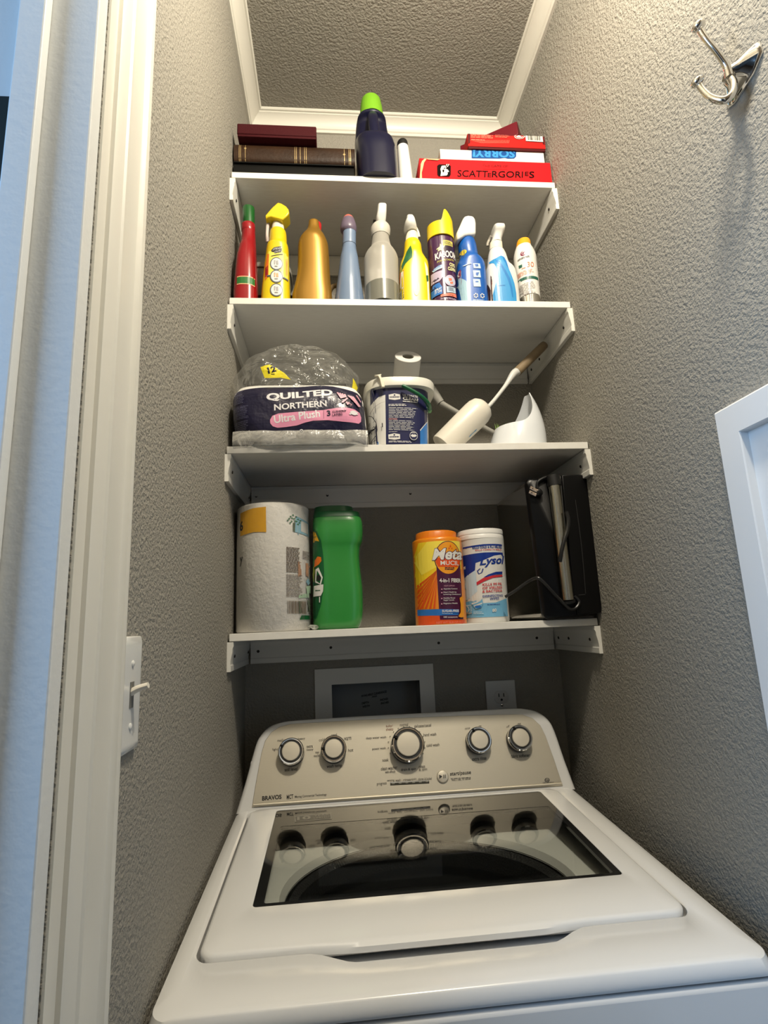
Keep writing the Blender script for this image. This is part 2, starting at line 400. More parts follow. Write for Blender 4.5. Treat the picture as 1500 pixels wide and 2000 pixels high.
# ------------------------------------------------------------------ washing machine
DP = Vector((0, -.16, .945)); DS = .0706
DN = Vector((0, -DS, 1)).normalized()
WX0, WX1 = .0045, .7030
WF = -.695                                   # front face
def dz(y): return DP.z + (y - DP.y) * DS
wash = thing('washing_machine', 'white top-loading washing machine with silver control panel and dark glass lid', 'washing machine', (.354, -.36, 0))
box('front_panel', enamel, wash, WX0 + .001, WX1 - .001, WF, WF + .03, .03, .8835, bevel=.006, seg=3)
for fx in (WX0 + .05, WX1 - .05):
    for fy in (WF + .06, -.11):
        bm = bmesh.new(); lathe(bm, (fx, fy, 0), (0, 0, 1), [(.018, 0), (.02, .004), (.02, .014)], 20); finish(bm, 'foot', black, wash)
def rr(x0, x1, y0, y1, r, n=8, zf=dz, dzz=0.0, warp=None):
    out = []
    for (cx, cy, a0) in ((x1 - r, y0 + r, -90), (x1 - r, y1 - r, 0), (x0 + r, y1 - r, 90), (x0 + r, y0 + r, 180)):
        # long sides get extra points from here so that the front edge can bow
        for k in range(n + 1):
            a = math.radians(a0 + 90 * k / n); out.append((cx + r * math.cos(a), cy + r * math.sin(a)))
        if a0 == 180: pass
    # insert points along the front edge (from last to first)
    f0, f1 = out[-1], out[0]
    for k in range(1, 40): out.append((f0[0] + (f1[0] - f0[0]) * k / 40, f0[1] + (f1[1] - f0[1]) * k / 40))
    if warp: out = [(x, y + warp(x, y)) for x, y in out]
    return [Vector((x, y, zf(y) + dzz)) for x, y in out]
bm = bmesh.new(); bridge(bm, [rr(WX0 + .003, WX1 - .003, WF + .008, -.05, .014, zf=lambda y: .012), rr(WX0 + .003, WX1 - .003, WF + .008, -.05, .014, zf=lambda y: .884)], True, False); finish(bm, 'cabinet', enamel, wash, smooth=40)
LX0, LX1, LY0, LY1 = .0375, .6565, -.605, -.168    # lid
def sm(a, b, x):
    t = min(max((x - a) / (b - a), 0), 1); return t * t * (3 - 2 * t)
def bow(x, y):
    if y > LY0 + .03: return 0
    return -.026 * sm(.165, .235, x) * (1 - sm(.455, .515, x))
bm = bmesh.new()
g = .004
rings = [rr(WX0, WX1, WF + .001, -.02, .018, zf=lambda y: .8870),
         rr(WX0, WX1, WF, -.02, .018, zf=lambda y: .8900),
         rr(WX0 + .001, WX1 - .001, WF + .0004, -.02, .019, zf=lambda y: .8945),
         rr(WX0 + .004, WX1 - .004, WF + .002, -.021, .022, zf=lambda y: dz(y) - .0035 - (.005 if y > WF + .03 else .0)),
         rr(WX0 + .010, WX1 - .010, WF + .0045, -.022, .026, zf=lambda y: dz(y) - .0014 - (.0021 if y > WF + .04 else .0)),
         rr(WX0 + .017, WX1 - .017, WF + .010, -.024, .03, dzz=-.0006),
         rr(WX0 + .024, WX1 - .024, WF + .020, -.026, .03, dzz=0),
         rr(LX0 - g - .003, LX1 + g + .003, LY0 - g - .003, LY1 + g, .024, dzz=0, warp=bow),
         rr(LX0 - g, LX1 + g, LY0 - g, LY1 + g, .022, dzz=-.0025, warp=bow),
         rr(LX0 - g, LX1 + g, LY0 - g, LY1 + g, .022, dzz=-.016, warp=bow),
         rr(LX0 + .02, LX1 - .02, LY0 + .02, LY1 - .01, .02, dzz=-.018)]
bridge(bm, rings, False, False)
bmesh.ops.recalc_face_normals(bm, faces=bm.faces)
top = finish(bm, 'top_deck', enamel, wash, smooth=45)
# lid: painted frame round a glass pane, pull lip along the front
GX = [atp(u, v, DP, DN) for u, v in ((543, 1583), (1059, 1549), (1216, 1715), (490, 1775))]
gx0 = (GX[0].x + GX[3].x) / 2; gx1 = (GX[1].x + GX[2].x) / 2; gy1 = LY1 - .010; gy0 = (GX[2].y + GX[3].y) / 2
bm = bmesh.new()
lip = lambda x, y: (0.0 if y > LY0 + .03 else -.004 * sm(.16, .24, x) * (1 - sm(.45, .52, x)))
rings = [rr(LX0 + .004, LX1 - .004, LY0 + .004, LY1 - .002, .018, dzz=-.012),
         rr(LX0 + .0005, LX1 - .0005, LY0 - .001, LY1, .02, dzz=-.006, warp=lip),
         rr(LX0, LX1, LY0, LY1, .02, dzz=.000, warp=lip),
         rr(LX0 + .0015, LX1 - .0015, LY0 + .0015, LY1 - .001, .019, dzz=.0030),
         rr(LX0 + .005, LX1 - .005, LY0 + .005, LY1 - .003, .017, dzz=.0045),
         rr(gx0 - .004, gx1 + .004, gy0 - .004, gy1 + .002, .008, dzz=.0042),
         rr(gx0, gx1, gy0, gy1, .006, dzz=.0030),
         rr(gx0, gx1, gy0, gy1, .006, dzz=-.012)]
bridge(bm, rings, False, False)
bmesh.ops.recalc_face_normals(bm, faces=bm.faces)
lid = finish(bm, 'lid', enamel, wash, smooth=45)
glassborder = mat('black_glass_border', (30, 30, 29), 0.06)
bandm = mat('grey_glass_band', (92, 90, 82), 0.06)
wx = [atp(u, v, DP, DN) for u, v in ((551, 1616), (1078, 1578), (1195, 1712), (513, 1766))]
ix0 = (wx[0].x + wx[3].x) / 2; ix1 = (wx[1].x + wx[2].x) / 2; iy1 = (wx[0].y + wx[1].y) / 2; iy0 = (wx[2].y + wx[3].y) / 2
glass = bpy.data.materials.new('smoked_glass'); glass.use_nodes = True
nt = glass.node_tree; out = nt.nodes['Material Output']; nt.nodes.remove(nt.nodes['Principled BSDF'])
tr = nt.nodes.new('ShaderNodeBsdfTransparent'); tr.inputs[0].default_value = (.80, .82, .80, 1)
gl = nt.nodes.new('ShaderNodeBsdfGlossy'); gl.inputs['Roughness'].default_value = 0.03; gl.inputs[0].default_value = (.95, .95, .95, 1)
fr = nt.nodes.new('ShaderNodeFresnel'); fr.inputs[0].default_value = 1.45
ad = nt.nodes.new('ShaderNodeMath'); ad.operation = 'ADD'; ad.inputs[1].default_value = 0.01; nt.links.new(fr.outputs[0], ad.inputs[0])
mx = nt.nodes.new('ShaderNodeMixShader'); nt.links.new(ad.outputs[0], mx.inputs[0]); nt.links.new(tr.outputs[0], mx.inputs[1]); nt.links.new(gl.outputs[0], mx.inputs[2]); nt.links.new(mx.outputs[0], out.inputs[0])
bm = bmesh.new()
bridge(bm, [rr(gx0 + .0005, gx1 - .0005, gy0 + .0005, gy1 - .0005, .006, dzz=-.003), rr(gx0 + .0005, gx1 - .0005, gy0 + .0005, gy1 - .0005, .006, dzz=.0028),
            rr(ix0, ix1, iy0, iy1, .004, dzz=.0028), rr(ix0, ix1, iy0, iy1, .004, dzz=-.003)], False, False)
bmesh.ops.recalc_face_normals(bm, faces=bm.faces)
brd = finish(bm, 'glass_border', glassborder, lid, smooth=30)
bm = bmesh.new(); bm.faces.new([bm.verts.new(p) for p in rr(ix0 - .001, ix1 + .001, iy0 - .001, iy1 + .001, .004, dzz=.0024)])
bm.normal_update()
for f in bm.faces:
    if f.normal.z < 0: f.normal_flip()
finish(bm, 'glass_pane', glass, lid, smooth=0)
S, PX = plane_map(DP + DN * .0029, (1, 0, 0), (0, 1, DS))
pr = Print(S, PX, step=0)
badge = mat('badge_grey', (120, 118, 110), 0.3); badged = mat('badge_dark', (48, 47, 44), 0.3)
pr.poly([(575, 1594), (647, 1588), (648, 1600), (576, 1606)], badge); pr.poly([(577, 1595.2), (645, 1589.4), (646, 1598.8), (578, 1604.8)], badged)
pr.text('10', (580, 1602.5), (607, 1600), (580, 1596), badge, .03); pr.text('YEAR', (613, 1595.5), (643, 1593), (613, 1592.6), badge, .0); pr.text('LIMITED', (613, 1599.8), (643, 1597.2), (613, 1597), badge, 0)
pr.build('badge', lid)
# under the glass: pale tub ring, dark rim, steel basket and the agitator plate
tubm = mat('tub_plastic', (228, 228, 222), 0.5); rimm = mat('basket_rim', (34, 34, 34), 0.4, bump=(300, 2, .002, .8)); drumm = mat('basket_steel', (30, 31, 31), .6)
ecx, ecy, erx, ery = .348, -.412, .226, .206
def ering(rx, ry, z, n=64): return [Vector((ecx + rx * math.cos(2 * math.pi * i / n), ecy + ry * math.sin(2 * math.pi * i / n), z)) for i in range(n)]
def ebox(z, n=64):
    o = []
    for i in range(n):
        a = 2 * math.pi * i / n; c, s = math.cos(a), math.sin(a); k = min(.325 / max(abs(c), 1e-6), .245 / max(abs(s), 1e-6))
        o.append(Vector((ecx + c * k, max(ecy + s * k, WF + .02), z)))
    return o
bm = bmesh.new(); bridge(bm, [ebox(.893), ering(erx + .03, ery + .03, .895), ering(erx + .006, ery + .006, .893), ering(erx, ery, .880)], False, False)
bmesh.ops.recalc_face_normals(bm, faces=bm.faces); finish(bm, 'tub_ring', tubm, wash, smooth=40)
bm = bmesh.new(); bridge(bm, [ering(erx, ery, .882), ering(erx + .002, ery + .002, .868), ering(erx - .004, ery - .004, .845), ering(erx - .014, ery - .012, .842), ering(erx - .016, ery - .013, .872), ering(erx - .006, ery - .005, .880)], False, False)
bmesh.ops.recalc_face_normals(bm, faces=bm.faces); finish(bm, 'basket_rim', rimm, wash, smooth=40)
bm = bmesh.new(); bridge(bm, [ering(erx - .005, ery - .004, .856), ering(erx - .008, ery - .006, .5), ering(erx - .05, ery - .04, .46)], False, True); finish(bm, 'wash_basket', drumm, wash, smooth=40)
bm = bmesh.new(); lathe(bm, (ecx, ecy, .462), (0, 0, 1), [(.13, 0), (.12, .015), (.05, .03), (.035, .07), (.0, .075)], 40); finish(bm, 'wash_plate', mat('wash_plate_grey', (40, 42, 42), .5), wash)

# control console
CP = Vector((0, -.163, .9455)); CE = Vector((0, .36, .933)).normalized(); CN = Vector((1, 0, 0)).cross(CE).normalized()
S, PX = plane_map(CP, (1, 0, 0), CE)
def con(u, v): a, b = PX(u, v); return Vector((a, b))
def cpt(a, b, h=0): return CP + Vector((1, 0, 0)) * a + CE * b + CN * h
outl = [(459, 1584), (478, 1527), (497, 1458), (507, 1436), (523, 1419), (545, 1410), (580, 1405), (700, 1397), (800, 1391.5), (900, 1387), (1000, 1382), (1030, 1383), (1053, 1389), (1073, 1404), (1086, 1427), (1105, 1482), (1127, 1541)]
O = [con(u, v) for u, v in outl]; O[0].y = O[-1].y = -.004
O = [Vector((p.x, p.y)) for p in catmull([Vector((q.x, q.y, 0)) for q in O], 3)]
cen = Vector((.354, .06))
def inset(k): return [q + (cen - q).normalized() * k if q.y > .004 else Vector((q.x + (k if q.x < .354 else -k), q.y)) for q in O]
bm = bmesh.new()
back = [Vector((q.x, 0, 0)) for q in O]
def solid(q, y): p = cpt(q.x, q.y); return Vector((p.x, y, p.z))
def ins(q, k): return q
r0 = [cpt(q.x, q.y, -.032) for q in O]; r1 = [cpt(q.x, q.y, -.012) for q in O]; r2 = [cpt(q.x, q.y, -.008) for q in inset(.0008)]
r3 = [cpt(q.x, q.y, -.003) for q in inset(.004)]; r4 = [cpt(q.x, q.y, 0) for q in inset(.010)]
bridge(bm, [r0, r1, r2, r3, r4], True, True)
bmesh.ops.recalc_face_normals(bm, faces=bm.faces)
finish(bm, 'console', enamel, wash, smooth=50)
box('console_back', enamel, wash, .03, .677, -.13, -.025, .93, 1.03, bevel=.006)
pan = [(492, 1577), (500, 1528), (511, 1470), (518, 1447), (530, 1430), (546, 1420), (567, 1414), (700, 1406.5), (800, 1402), (900, 1398), (1000, 1395.5), (1020, 1396), (1040, 1403), (1055, 1417), (1065, 1437), (1082, 1484), (1099, 1535)]
P2 = [Vector(PX(*q)) for q in pan]
bm = bmesh.new(); bridge(bm, [[cpt(q.x, q.y, -.001) for q in P2], [cpt(q.x, q.y, .0016) for q in P2]], True, True); bmesh.ops.recalc_face_normals(bm, faces=bm.faces)
panelm = mat('brushed_panel', (204, 197, 180), .48, metal=.8, bump=(60, 3, .0002, .4, (1, 30, 30)))
panel = finish(bm, 'control_panel', panelm, wash, smooth=30, bevel=.0008)
# bright rolled lip under the panel
a, b = PX(495, 1573); c_, d_ = PX(1097, 1531)
bm = bmesh.new(); tube(bm, [cpt(a, b, .0005), cpt((a + c_) / 2, (b + d_) / 2, .0005), cpt(c_, d_, .0005)], .0035, 2, 12); finish(bm, 'panel_lip', panelm, wash)
knobrub = mat('knob_rubber', (44, 44, 44), 0.4); knobcap = mat('knob_cap_metal', (224, 216, 198), 0.38, metal=0.35)
def knob(u, v, r, ang, hgt):
    a, b = PX(u, v + (6 if r > .03 else 4)); base = cpt(a, b, .001)
    bm = bmesh.new(); lathe(bm, base, CN, [(r * .98, 0), (r * .98, hgt * .55), (r, hgt * .62), (r, hgt * .9), (r * .93, hgt), (r * .86, hgt), (r * .82, hgt * .88), (r * .72, hgt * .88)], 40)
    kb = finish(bm, 'knob', [chrome], wash, smooth=30)
    bm = bmesh.new(); lathe(bm, base, CN, [(r * .995, 0.0003), (r * 1.0, hgt * .5)], 40); finish(bm, 'knob_skirt', knobrub, kb, smooth=30)
    bm = bmesh.new(); lathe(bm, base, CN, [(r * .87, hgt * .86), (r * .87, hgt * .93), (r * .66, hgt * .93)], 40); finish(bm, 'knob_ring', knobrub, kb, smooth=30)
    bm = bmesh.new(); lathe(bm, base, CN, [(r * .70, hgt * .85), (r * .70, hgt * 1.02), (r * .66, hgt * 1.06), (r * .3, hgt * 1.08), (0, hgt * 1.08)], 40); finish(bm, 'knob_cap', knobcap, kb, smooth=30)
    d = Vector((1, 0, 0)) * math.cos(ang) + CE * math.sin(ang)
    bm = bmesh.new(); p = base + CN * (hgt * 1.0); tube(bm, [p + d * r * .70, p + d * r * .95], r * .09, 1, 8); finish(bm, 'knob_pointer', black, kb)
knob(570, 1467, .0262, math.radians(150), .024)
knob(652, 1462, .0262, math.radians(178), .024)
knob(794.5, 1452, .0345, math.radians(150), .028)
knob(932, 1445, .0262, math.radians(118), .024)
knob(1011, 1441, .0262, math.radians(118), .024)
S2, PX2 = plane_map(CP + CN * .0017, (1, 0, 0), CE)
ink = mat('panel_ink', (66, 62, 56), 0.5); ink2 = mat('panel_ink_dark', (34, 32, 30), 0.5); red = mat('panel_ink_red', (150, 84, 56), .5)
def ct(s, u0, v0, u1, v1, h=6, m=ink, b=.004): pr.text(s, (u0, v0), (u1, v1), (u0, v0 - h), m, b)
def newp(): return Print(S2, PX2, step=0)
def ticks(kx, ky, n_, r_):
    pr.polys([[(kx + math.cos(a) * r_ - .8, ky + math.sin(a) * r_ - .8), (kx + math.cos(a) * r_ + .8, ky + math.sin(a) * r_ - .8), (kx + math.cos(a) * r_ + .8, ky + math.sin(a) * r_ + .8), (kx + math.cos(a) * r_ - .8, ky + math.sin(a) * r_ + .8)] for a in [math.pi * (.85 + 1.3 * q / (n_ - 1)) for q in range(n_)]], ink)
pr = newp()
ct('medium', 542, 1449.5, 560, 1448); ct('light', 532, 1467.5, 543, 1467); ct('heavy', 582, 1447, 596, 1445.5); ct('extra', 599, 1461, 611, 1460, 5); ct('heavy', 599, 1467.5, 612, 1466.5, 5)
ct('soil level', 556, 1507, 581, 1505, 7, ink2, .01); pr.build('dial_lettering', panel); pr = newp()
ct('cold', 623, 1448.5, 634, 1447.5); ct('cool', 647, 1438, 658, 1437, 5); ct('warm', 672, 1446.5, 686, 1445); ct('hot', 680, 1468.5, 690, 1467.5); ct('tap', 616, 1473, 623, 1472.5, 5); ct('cold', 613, 1478.5, 624, 1478, 5)
ct('wash temp', 638, 1502, 668, 1499.5, 8, ink2, .01); pr.build('dial_lettering', panel); pr = newp()
ct('bulky/', 754, 1422, 767, 1421, 6, red); ct('sheets', 754, 1427.5, 768, 1426.5, 5.5, red); ct('normal', 781, 1419, 797, 1418); ct('delicates/casual', 809, 1421.5, 842, 1419)
ct('hand wash', 827, 1438.5, 852, 1436.5); ct('cold wash', 833, 1459, 858, 1457); ct('deep water wash', 715, 1445.5, 754, 1443); ct('power wash', 727, 1466.5, 753, 1464.5); ct('soak', 747, 1487.5, 759, 1486.8)
ct('clean washer', 744, 1505, 776, 1502, 7); ct('with affresh', 752, 1510.5, 772, 1509, 5, ink2); ct('drain & spin', 783, 1508, 812, 1505.5, 7); ct('rinse', 818, 1500.5, 830, 1499.5, 6); ct('& spin', 818, 1507, 834, 1505.5, 6)
ticks(794, 1455, 14, 36); pr.build('dial_lettering', panel); pr = newp()
ct('rinse', 908, 1426, 918, 1424, 5); ct('on', 935, 1422, 940, 1421.5, 5); ct('extra rinse', 922, 1486.5, 950, 1484, 7, ink2, .01); pr.build('dial_lettering', panel); pr = newp()
ct('off', 989, 1422, 995, 1421, 5); ct('on', 1011, 1417.5, 1017, 1417, 5); ct('fabric softener', 998, 1481, 1035, 1478, 7, ink2, .01); pr.build('dial_lettering', panel); pr = newp()
ct('progress', 736, 1536, 755, 1534, 6, ink2)
for s, u in (('sensing', 756), ('wash', 772.5), ('rinse', 788), ('spin', 803), ('done', 817), ('lid locked', 829)): ct(s, u, 1527.5 - (u - 756) * .055, u + (14 if len(s) > 4 else 10), 1526.8 - (u - 756) * .055, 5, ink2, 0)
pr.build('progress_lettering', panel); pr = newp()
ct('start/pause', 879, 1517.5, 920, 1514, 10, ink2, .02); pr.lines(880, 1520.4, 919, 1522, 1, ink, .6, -.07, 0); ct('hold 3 sec. to cancel', 882, 1525.5, 919, 1522.5, 5); pr.build('start_lettering', panel); pr = newp()
ct('BRAVOS', 512, 1564, 550, 1560.5, 9, ink2, .035); ct('MCT', 560, 1561.5, 573, 1560, 9, ink2, .02); ct('Maytag Commercial Technology', 576, 1560, 638, 1555, 6); pr.build('maker_lettering', panel); pr = newp()
ct('high efficiency', 1060, 1531, 1082, 1529.5, 3.5, ink2); pr.ell(1068.5, 1523.5, 5, 4, ink2); pr.ell(1068.5, 1523.5, 3.8, 2.8, panelm); ct('he', 1065.5, 1525.5, 1071.5, 1525, 4, ink2, .03); pr.build('emblem', panel)
# progress lights and the start button
bm = bmesh.new(); a = Vector(PX(762, 1531)); b = Vector(PX(838, 1527)); tube(bm, [cpt(a.x, a.y, .0008), cpt(b.x, b.y, .0008)], .0040, 1, 14, flat=.4, flataxis=CE); st = finish(bm, 'progress_strip', mat('strip_dark', (72, 70, 62), .3), wash)
bm = bmesh.new()
for q in range(6):
    u = 768 + q * 13.2; c0 = Vector(PX(u, 1530.7 - q * .75)); add_box(bm, -.0028, .0028, -.0011, .0011, 0, .0005, 0, Matrix((( 1, 0, 0, cpt(c0.x, c0.y, .0024).x), (0, CE.y, CN.y, cpt(c0.x, c0.y, .0024).y), (0, CE.z, CN.z, cpt(c0.x, c0.y, .0024).z), (0, 0, 0, 1))))
finish(bm, 'indicator_lights', mat('led_window', (140, 138, 124), .4), st, smooth=0, weld=False)
c0 = Vector(PX(864, 1517)); bm = bmesh.new(); lathe(bm, cpt(c0.x, c0.y, .001), CN, [(.0122, 0), (.0122, .003), (.0105, .0048), (.006, .0056), (0, .0058)], 32); sb = finish(bm, 'start_button', knobcap, wash)
S3, PX3 = plane_map(cpt(c0.x, c0.y, .0071), (1, 0, 0), CE); pr = Print(S3, PX3, step=0); pr.poly([(858, 1513), (858, 1521), (864, 1516.6)], ink2); pr.rect(866, 1513, 867.3, 1520, ink2); pr.rect(869, 1512.8, 870.3, 1519.8, ink2); pr.build('play_symbol', sb)

# ------------------------------------------------------------------ on the walls
t = thing('supply_box', 'white washing machine supply box let into the back wall above the washer', 'outlet box', ((BX0 + BX1) / 2, 0, BZ0))
fm = mat('box_plastic', (226, 224, 216), .45)
bm = bmesh.new()
fx0, fx1, fz0, fz1 = .1605, .4435, .985, 1.1965
for b in ((fx0, BX0 + .004, fz0, fz1), (BX1 - .004, fx1, fz0, fz1), (BX0 + .004, BX1 - .004, BZ1 - .004, fz1), (BX0 + .004, BX1 - .004, fz0, BZ0 + .004)): add_box(bm, b[0], b[1], -.004, 0, b[2], b[3])
finish(bm, 'face_frame', fm, t, smooth=0)
bm = bmesh.new(); x0, x1, z0, z1, yb = BX0 + .002, BX1 - .002, BZ0 + .002, BZ1 - .002, .075
for q in (((x0, 0, z0), (x0, yb, z0), (x0, yb, z1), (x0, 0, z1)), ((x1, 0, z0), (x1, 0, z1), (x1, yb, z1), (x1, yb, z0)), ((x0, 0, z1), (x0, yb, z1), (x1, yb, z1), (x1, 0, z1)), ((x0, 0, z0), (x1, 0, z0), (x1, yb, z0), (x0, yb, z0)), ((x0, yb, z0), (x1, yb, z0), (x1, yb, z1), (x0, yb, z1))): bm.faces.new([bm.verts.new(p) for p in q])
rec = finish(bm, 'recess', mat('recess_grey', (150, 152, 150), .5), t, smooth=0)
S, PX = plane_map((0, yb - .0006, 0), (1, 0, 0), (0, 0, 1)); pr = Print(S, PX, step=0); bk = mat('box_ink', (12, 12, 12), .6)
R7 = crop(600, 1280, 5.769)
def rt(s, x0, y0, x1, y1, h): pr.text(s, R7(x0, y0), R7(x1, y1), R7(x0, y0 - h), bk, .03)
rt('AVAILABLE CLEARANCE', 608, 472, 895, 420, 26); rt('AREA', 728, 476, 788, 466, 18); rt('DEPTH', 615, 553, 695, 540, 24); rt('INCHES', 822, 515, 910, 500, 24); rt('WIDTH', 622, 593, 703, 578, 24); rt('INCHES', 830, 553, 918, 538, 24)
pr.build('box_print', rec)
for xx in (.235, .375):
    bm = bmesh.new(); lathe(bm, (xx, .03, BZ0 + .002), (0, 0, 1), [(.009, 0), (.009, .02), (.014, .02), (.014, .03), (.006, .032)], 16); finish(bm, 'valve', mat('valve_brass', (150, 120, 70), .35, metal=.9), t)

t = thing('electrical_outlet', 'grey-white wall outlet with round-sided receptacle on the back wall right of the supply box', 'electrical outlet', (.605, 0, 1.09))
pl = box('cover_plate', mat('plate_white', (216, 218, 216), .4), t, .5682, .6415, -.0055, -.0002, 1.035, 1.1495, bevel=.002)
for dzz in (0.0, -.0375):
    cz = 1.1113 + dzz
    bm = bmesh.new(); bridge(bm, [[Vector((.6045 + x * 1.0, y, cz + z)) for x, z in [(math.cos(a) * .0172, max(min(math.sin(a) * .0172, .0138), -.0138)) for a in [2 * math.pi * i / 32 for i in range(32)]]] for y in (-.004, -.0072)]); bmesh.ops.recalc_face_normals(bm, faces=bm.faces)
    rc = finish(bm, 'receptacle', mat('receptacle_white', (206, 206, 202), .4), t, bevel=.0006)
    bm = bmesh.new(); add_box(bm, .5975, .5995, -.0078, -.0070, cz + .0005, cz + .0085); add_box(bm, .6095, .6115, -.0078, -.0070, cz + .0005, cz + .0085); lathe(bm, (.6045, -.0070, cz - .006), (0, -1, 0), [(.0028, 0), (.0028, .0008)], 14); finish(bm, 'slots', black, rc, smooth=0, weld=False)
bm = bmesh.new(); lathe(bm, (.6045, -.005, 1.0925), (0, -1, 0), [(.003, 0), (.003, .0012), (.001, .0016)], 12); finish(bm, 'screw', chrome, t)

t = thing('light_switch', 'white toggle light switch plate on the left wall beside the door casing', 'light switch', (0, -.7805, 1.18))
zs0, zs1, ys0, ys1 = 1.1805, 1.2935, -.8195, -.7425
bm = bmesh.new(); bridge(bm, [[Vector((x, y, z)) for y, z in ((ys0 + i, zs0 + i), (ys1 - i, zs0 + i), (ys1 - i, zs1 - i), (ys0 + i, zs1 - i))] for x, i in ((.0002, 0), (.0015, 0), (.0035, .0012), (.0062, .0065), (.0066, .010))]); bmesh.ops.recalc_face_normals(bm, faces=bm.faces)
swm = mat('switch_white', (226, 226, 222), .25); finish(bm, 'cover_plate', swm, t, smooth=60)
ym, zm_ = -.7755, 1.2365
bm = bmesh.new(); add_box(bm, .0062, .0072, ym - .0052, ym + .0052, zm_ - .0125, zm_ + .0125); sl = finish(bm, 'toggle_slot', mat('slot_grey', (120, 120, 116), .4), t, smooth=0)
bm = bmesh.new(); tube(bm, [Vector((.004, ym, zm_ + .001)), Vector((.012, ym, zm_ + .0055)), Vector((.0225, ym, zm_ + .0085))], [.0046, .0042, .0036], 3, 12, flat=.8); finish(bm, 'toggle', mat('toggle_ivory', (236, 230, 216), .3), t)
for q in (zm_ + .030, zm_ - .030):
    bm = bmesh.new(); lathe(bm, (.0060, ym, q), (1, 0, 0), [(.0034, 0), (.0034, .0012), (.002, .0022), (0, .0024)], 16); finish(bm, 'screw', swm, t)

# double coat hook
t = thing('coat_hook', 'polished chrome double-prong coat hook high on the right wall', 'coat hook', (W, -.82, 1.975))
bm = bmesh.new()
by, bz = -.8235, 1.984
plate = [(-.844, 1.998), (-.852, 1.992), (-.853, 1.975), (-.835, 1.962), (-.800, 1.956), (-.788, 1.960), (-.786, 1.972), (-.800, 1.986), (-.825, 1.999)]
pc = Vector((0, sum(p[0] for p in plate) / 9, sum(p[1] for p in plate) / 9))
bridge(bm, [[Vector((x, pc.y + (y - pc.y) * k, pc.z + (z - pc.z) * k)) for y, z in plate] for x, k in ((W - .0002, 1), (W - .003, 1), (W - .006, .9), (W - .018, .42), (W - .026, .25))]); bmesh.ops.recalc_face_normals(bm, faces=bm.faces)
finish(bm, 'back_plate', chrome, t, smooth=50)
J = atx(1425, 150, W - .026); U = [J, atx(1418, 128, W - .030), atx(1400, 102, W - .042), atx(1380, 78, W - .054), atx(1368, 60, W - .060), atx(1366, 52, W - .062)]
bm = bmesh.new(); tube(bm, U, [.0055, .0045, .0040, .0038, .0040, .0046], 5, 14); lathe(bm, U[-1] - Vector((0, 0, .001)), Vector((-.5, -.1, .8)), [(.002, -.004), (.0065, -.002), (.0085, .001), (.0085, .004), (.006, .0065), (.002, .0075)], 20); finish(bm, 'upper_prong', chrome, t, smooth=50)
Lw = [atx(1427, 152, W - .024), atx(1433, 165, W - .028), atx(1429, 185, W - .034), atx(1413, 196, W - .042), atx(1388, 190, W - .052), atx(1370, 172, W - .058), atx(1364, 161, W - .060)]
bm = bmesh.new(); tube(bm, Lw, [.005, .0048, .0048, .005, .0045, .004, .0045], 5, 14); lathe(bm, Lw[-1] - Vector((0, 0, .001)), Vector((-.5, -.1, .8)), [(.002, -.004), (.0065, -.002), (.0085, .001), (.0085, .004), (.006, .0065), (.002, .0075)], 20); finish(bm, 'lower_prong', chrome, t, smooth=50)

# panel door of a cabinet on the right wall
t = thing('wall_cabinet', 'white panelled cabinet door with flat square frame on the right wall', 'cabinet', (W, -.95, .75))
cm = mat('cabinet_white', (236, 236, 234), .35)
cy0, cy1, cz0, cz1, fw = -1.20, -.684, .60, 1.5635, .042
bm = bmesh.new()
def cr(x, i): return [Vector((x, y, z)) for y, z in ((cy1 - i, cz0 + i), (cy0 + i, cz0 + i), (cy0 + i, cz1 - i), (cy1 - i, cz1 - i))]
bridge(bm, [cr(W - .0002, 0), cr(W - .015, 0), cr(W - .018, .003), cr(W - .018, fw - .001), cr(W - .016, fw), cr(W - .002, fw + .0005)], True, False)
bmesh.ops.recalc_face_normals(bm, faces=bm.faces); finish(bm, 'door_frame', cm, t, smooth=20)
box('recessed_panel', cm, t, W - .006, W - .003, cy0 + fw - .001, cy1 - fw + .001, cz0 + fw - .001, cz1 - fw + .001)
bm = bmesh.new(); lathe(bm, (W - .017, cy0 + .02, 1.05), (-1, 0, 0), [(.006, 0), (.005, .012), (.012, .018), (.012, .024), (.006, .028)], 20); finish(bm, 'knob', chrome, t)
# ------------------------------------------------------------------ top shelf: books, jug, tube, board games
z1 = SZ[0] + .0003
t = thing('binder', 'black binder lying under the brown album on the top shelf', 'binder', (.14, -.14, z1))
blk2 = mat('binder_black', (9, 9, 8), .6, spec=.15)
bm = bmesh.new(); add_box(bm, .0035, .2815, -.252, -.0255, z1, z1 + .003); add_box(bm, .0035, .2815, -.252, -.0255, z1 + .047, z1 + .050)
finish(bm, 'cover', blk2, t, smooth=0, bevel=.001, weld=False)
bm = bmesh.new(); bridge(bm, [[Vector((x, -.252 + y, z1 + .003 + z)) for y, z in ((.012, 0), (.003, .003), (.0, .012), (.0, .034), (.003, .041), (.012, .044))] for x in (.0037, .2813)]); bmesh.ops.recalc_face_normals(bm, faces=bm.faces)
finish(bm, 'spine', blk2, t, smooth=50)
box('pages', mat('page_cream', (214, 206, 186), .8), t, .006, .279, -.239, -.030, z1 + .0032, z1 + .0468)
zb = z1 + .0503
t = thing('photo_album', 'thick brown album with gold bands across its rounded spine', 'album', (.14, -.14, zb))
leather = mat('brown_leather', (52, 33, 18), .5, spec=.25, bump=(140, 3, .0012, .6), mottle=(18, (36, 22, 12), .3, .75)); gold = mat('gold_foil', (190, 164, 116), .4, metal=.5)
ah = .052
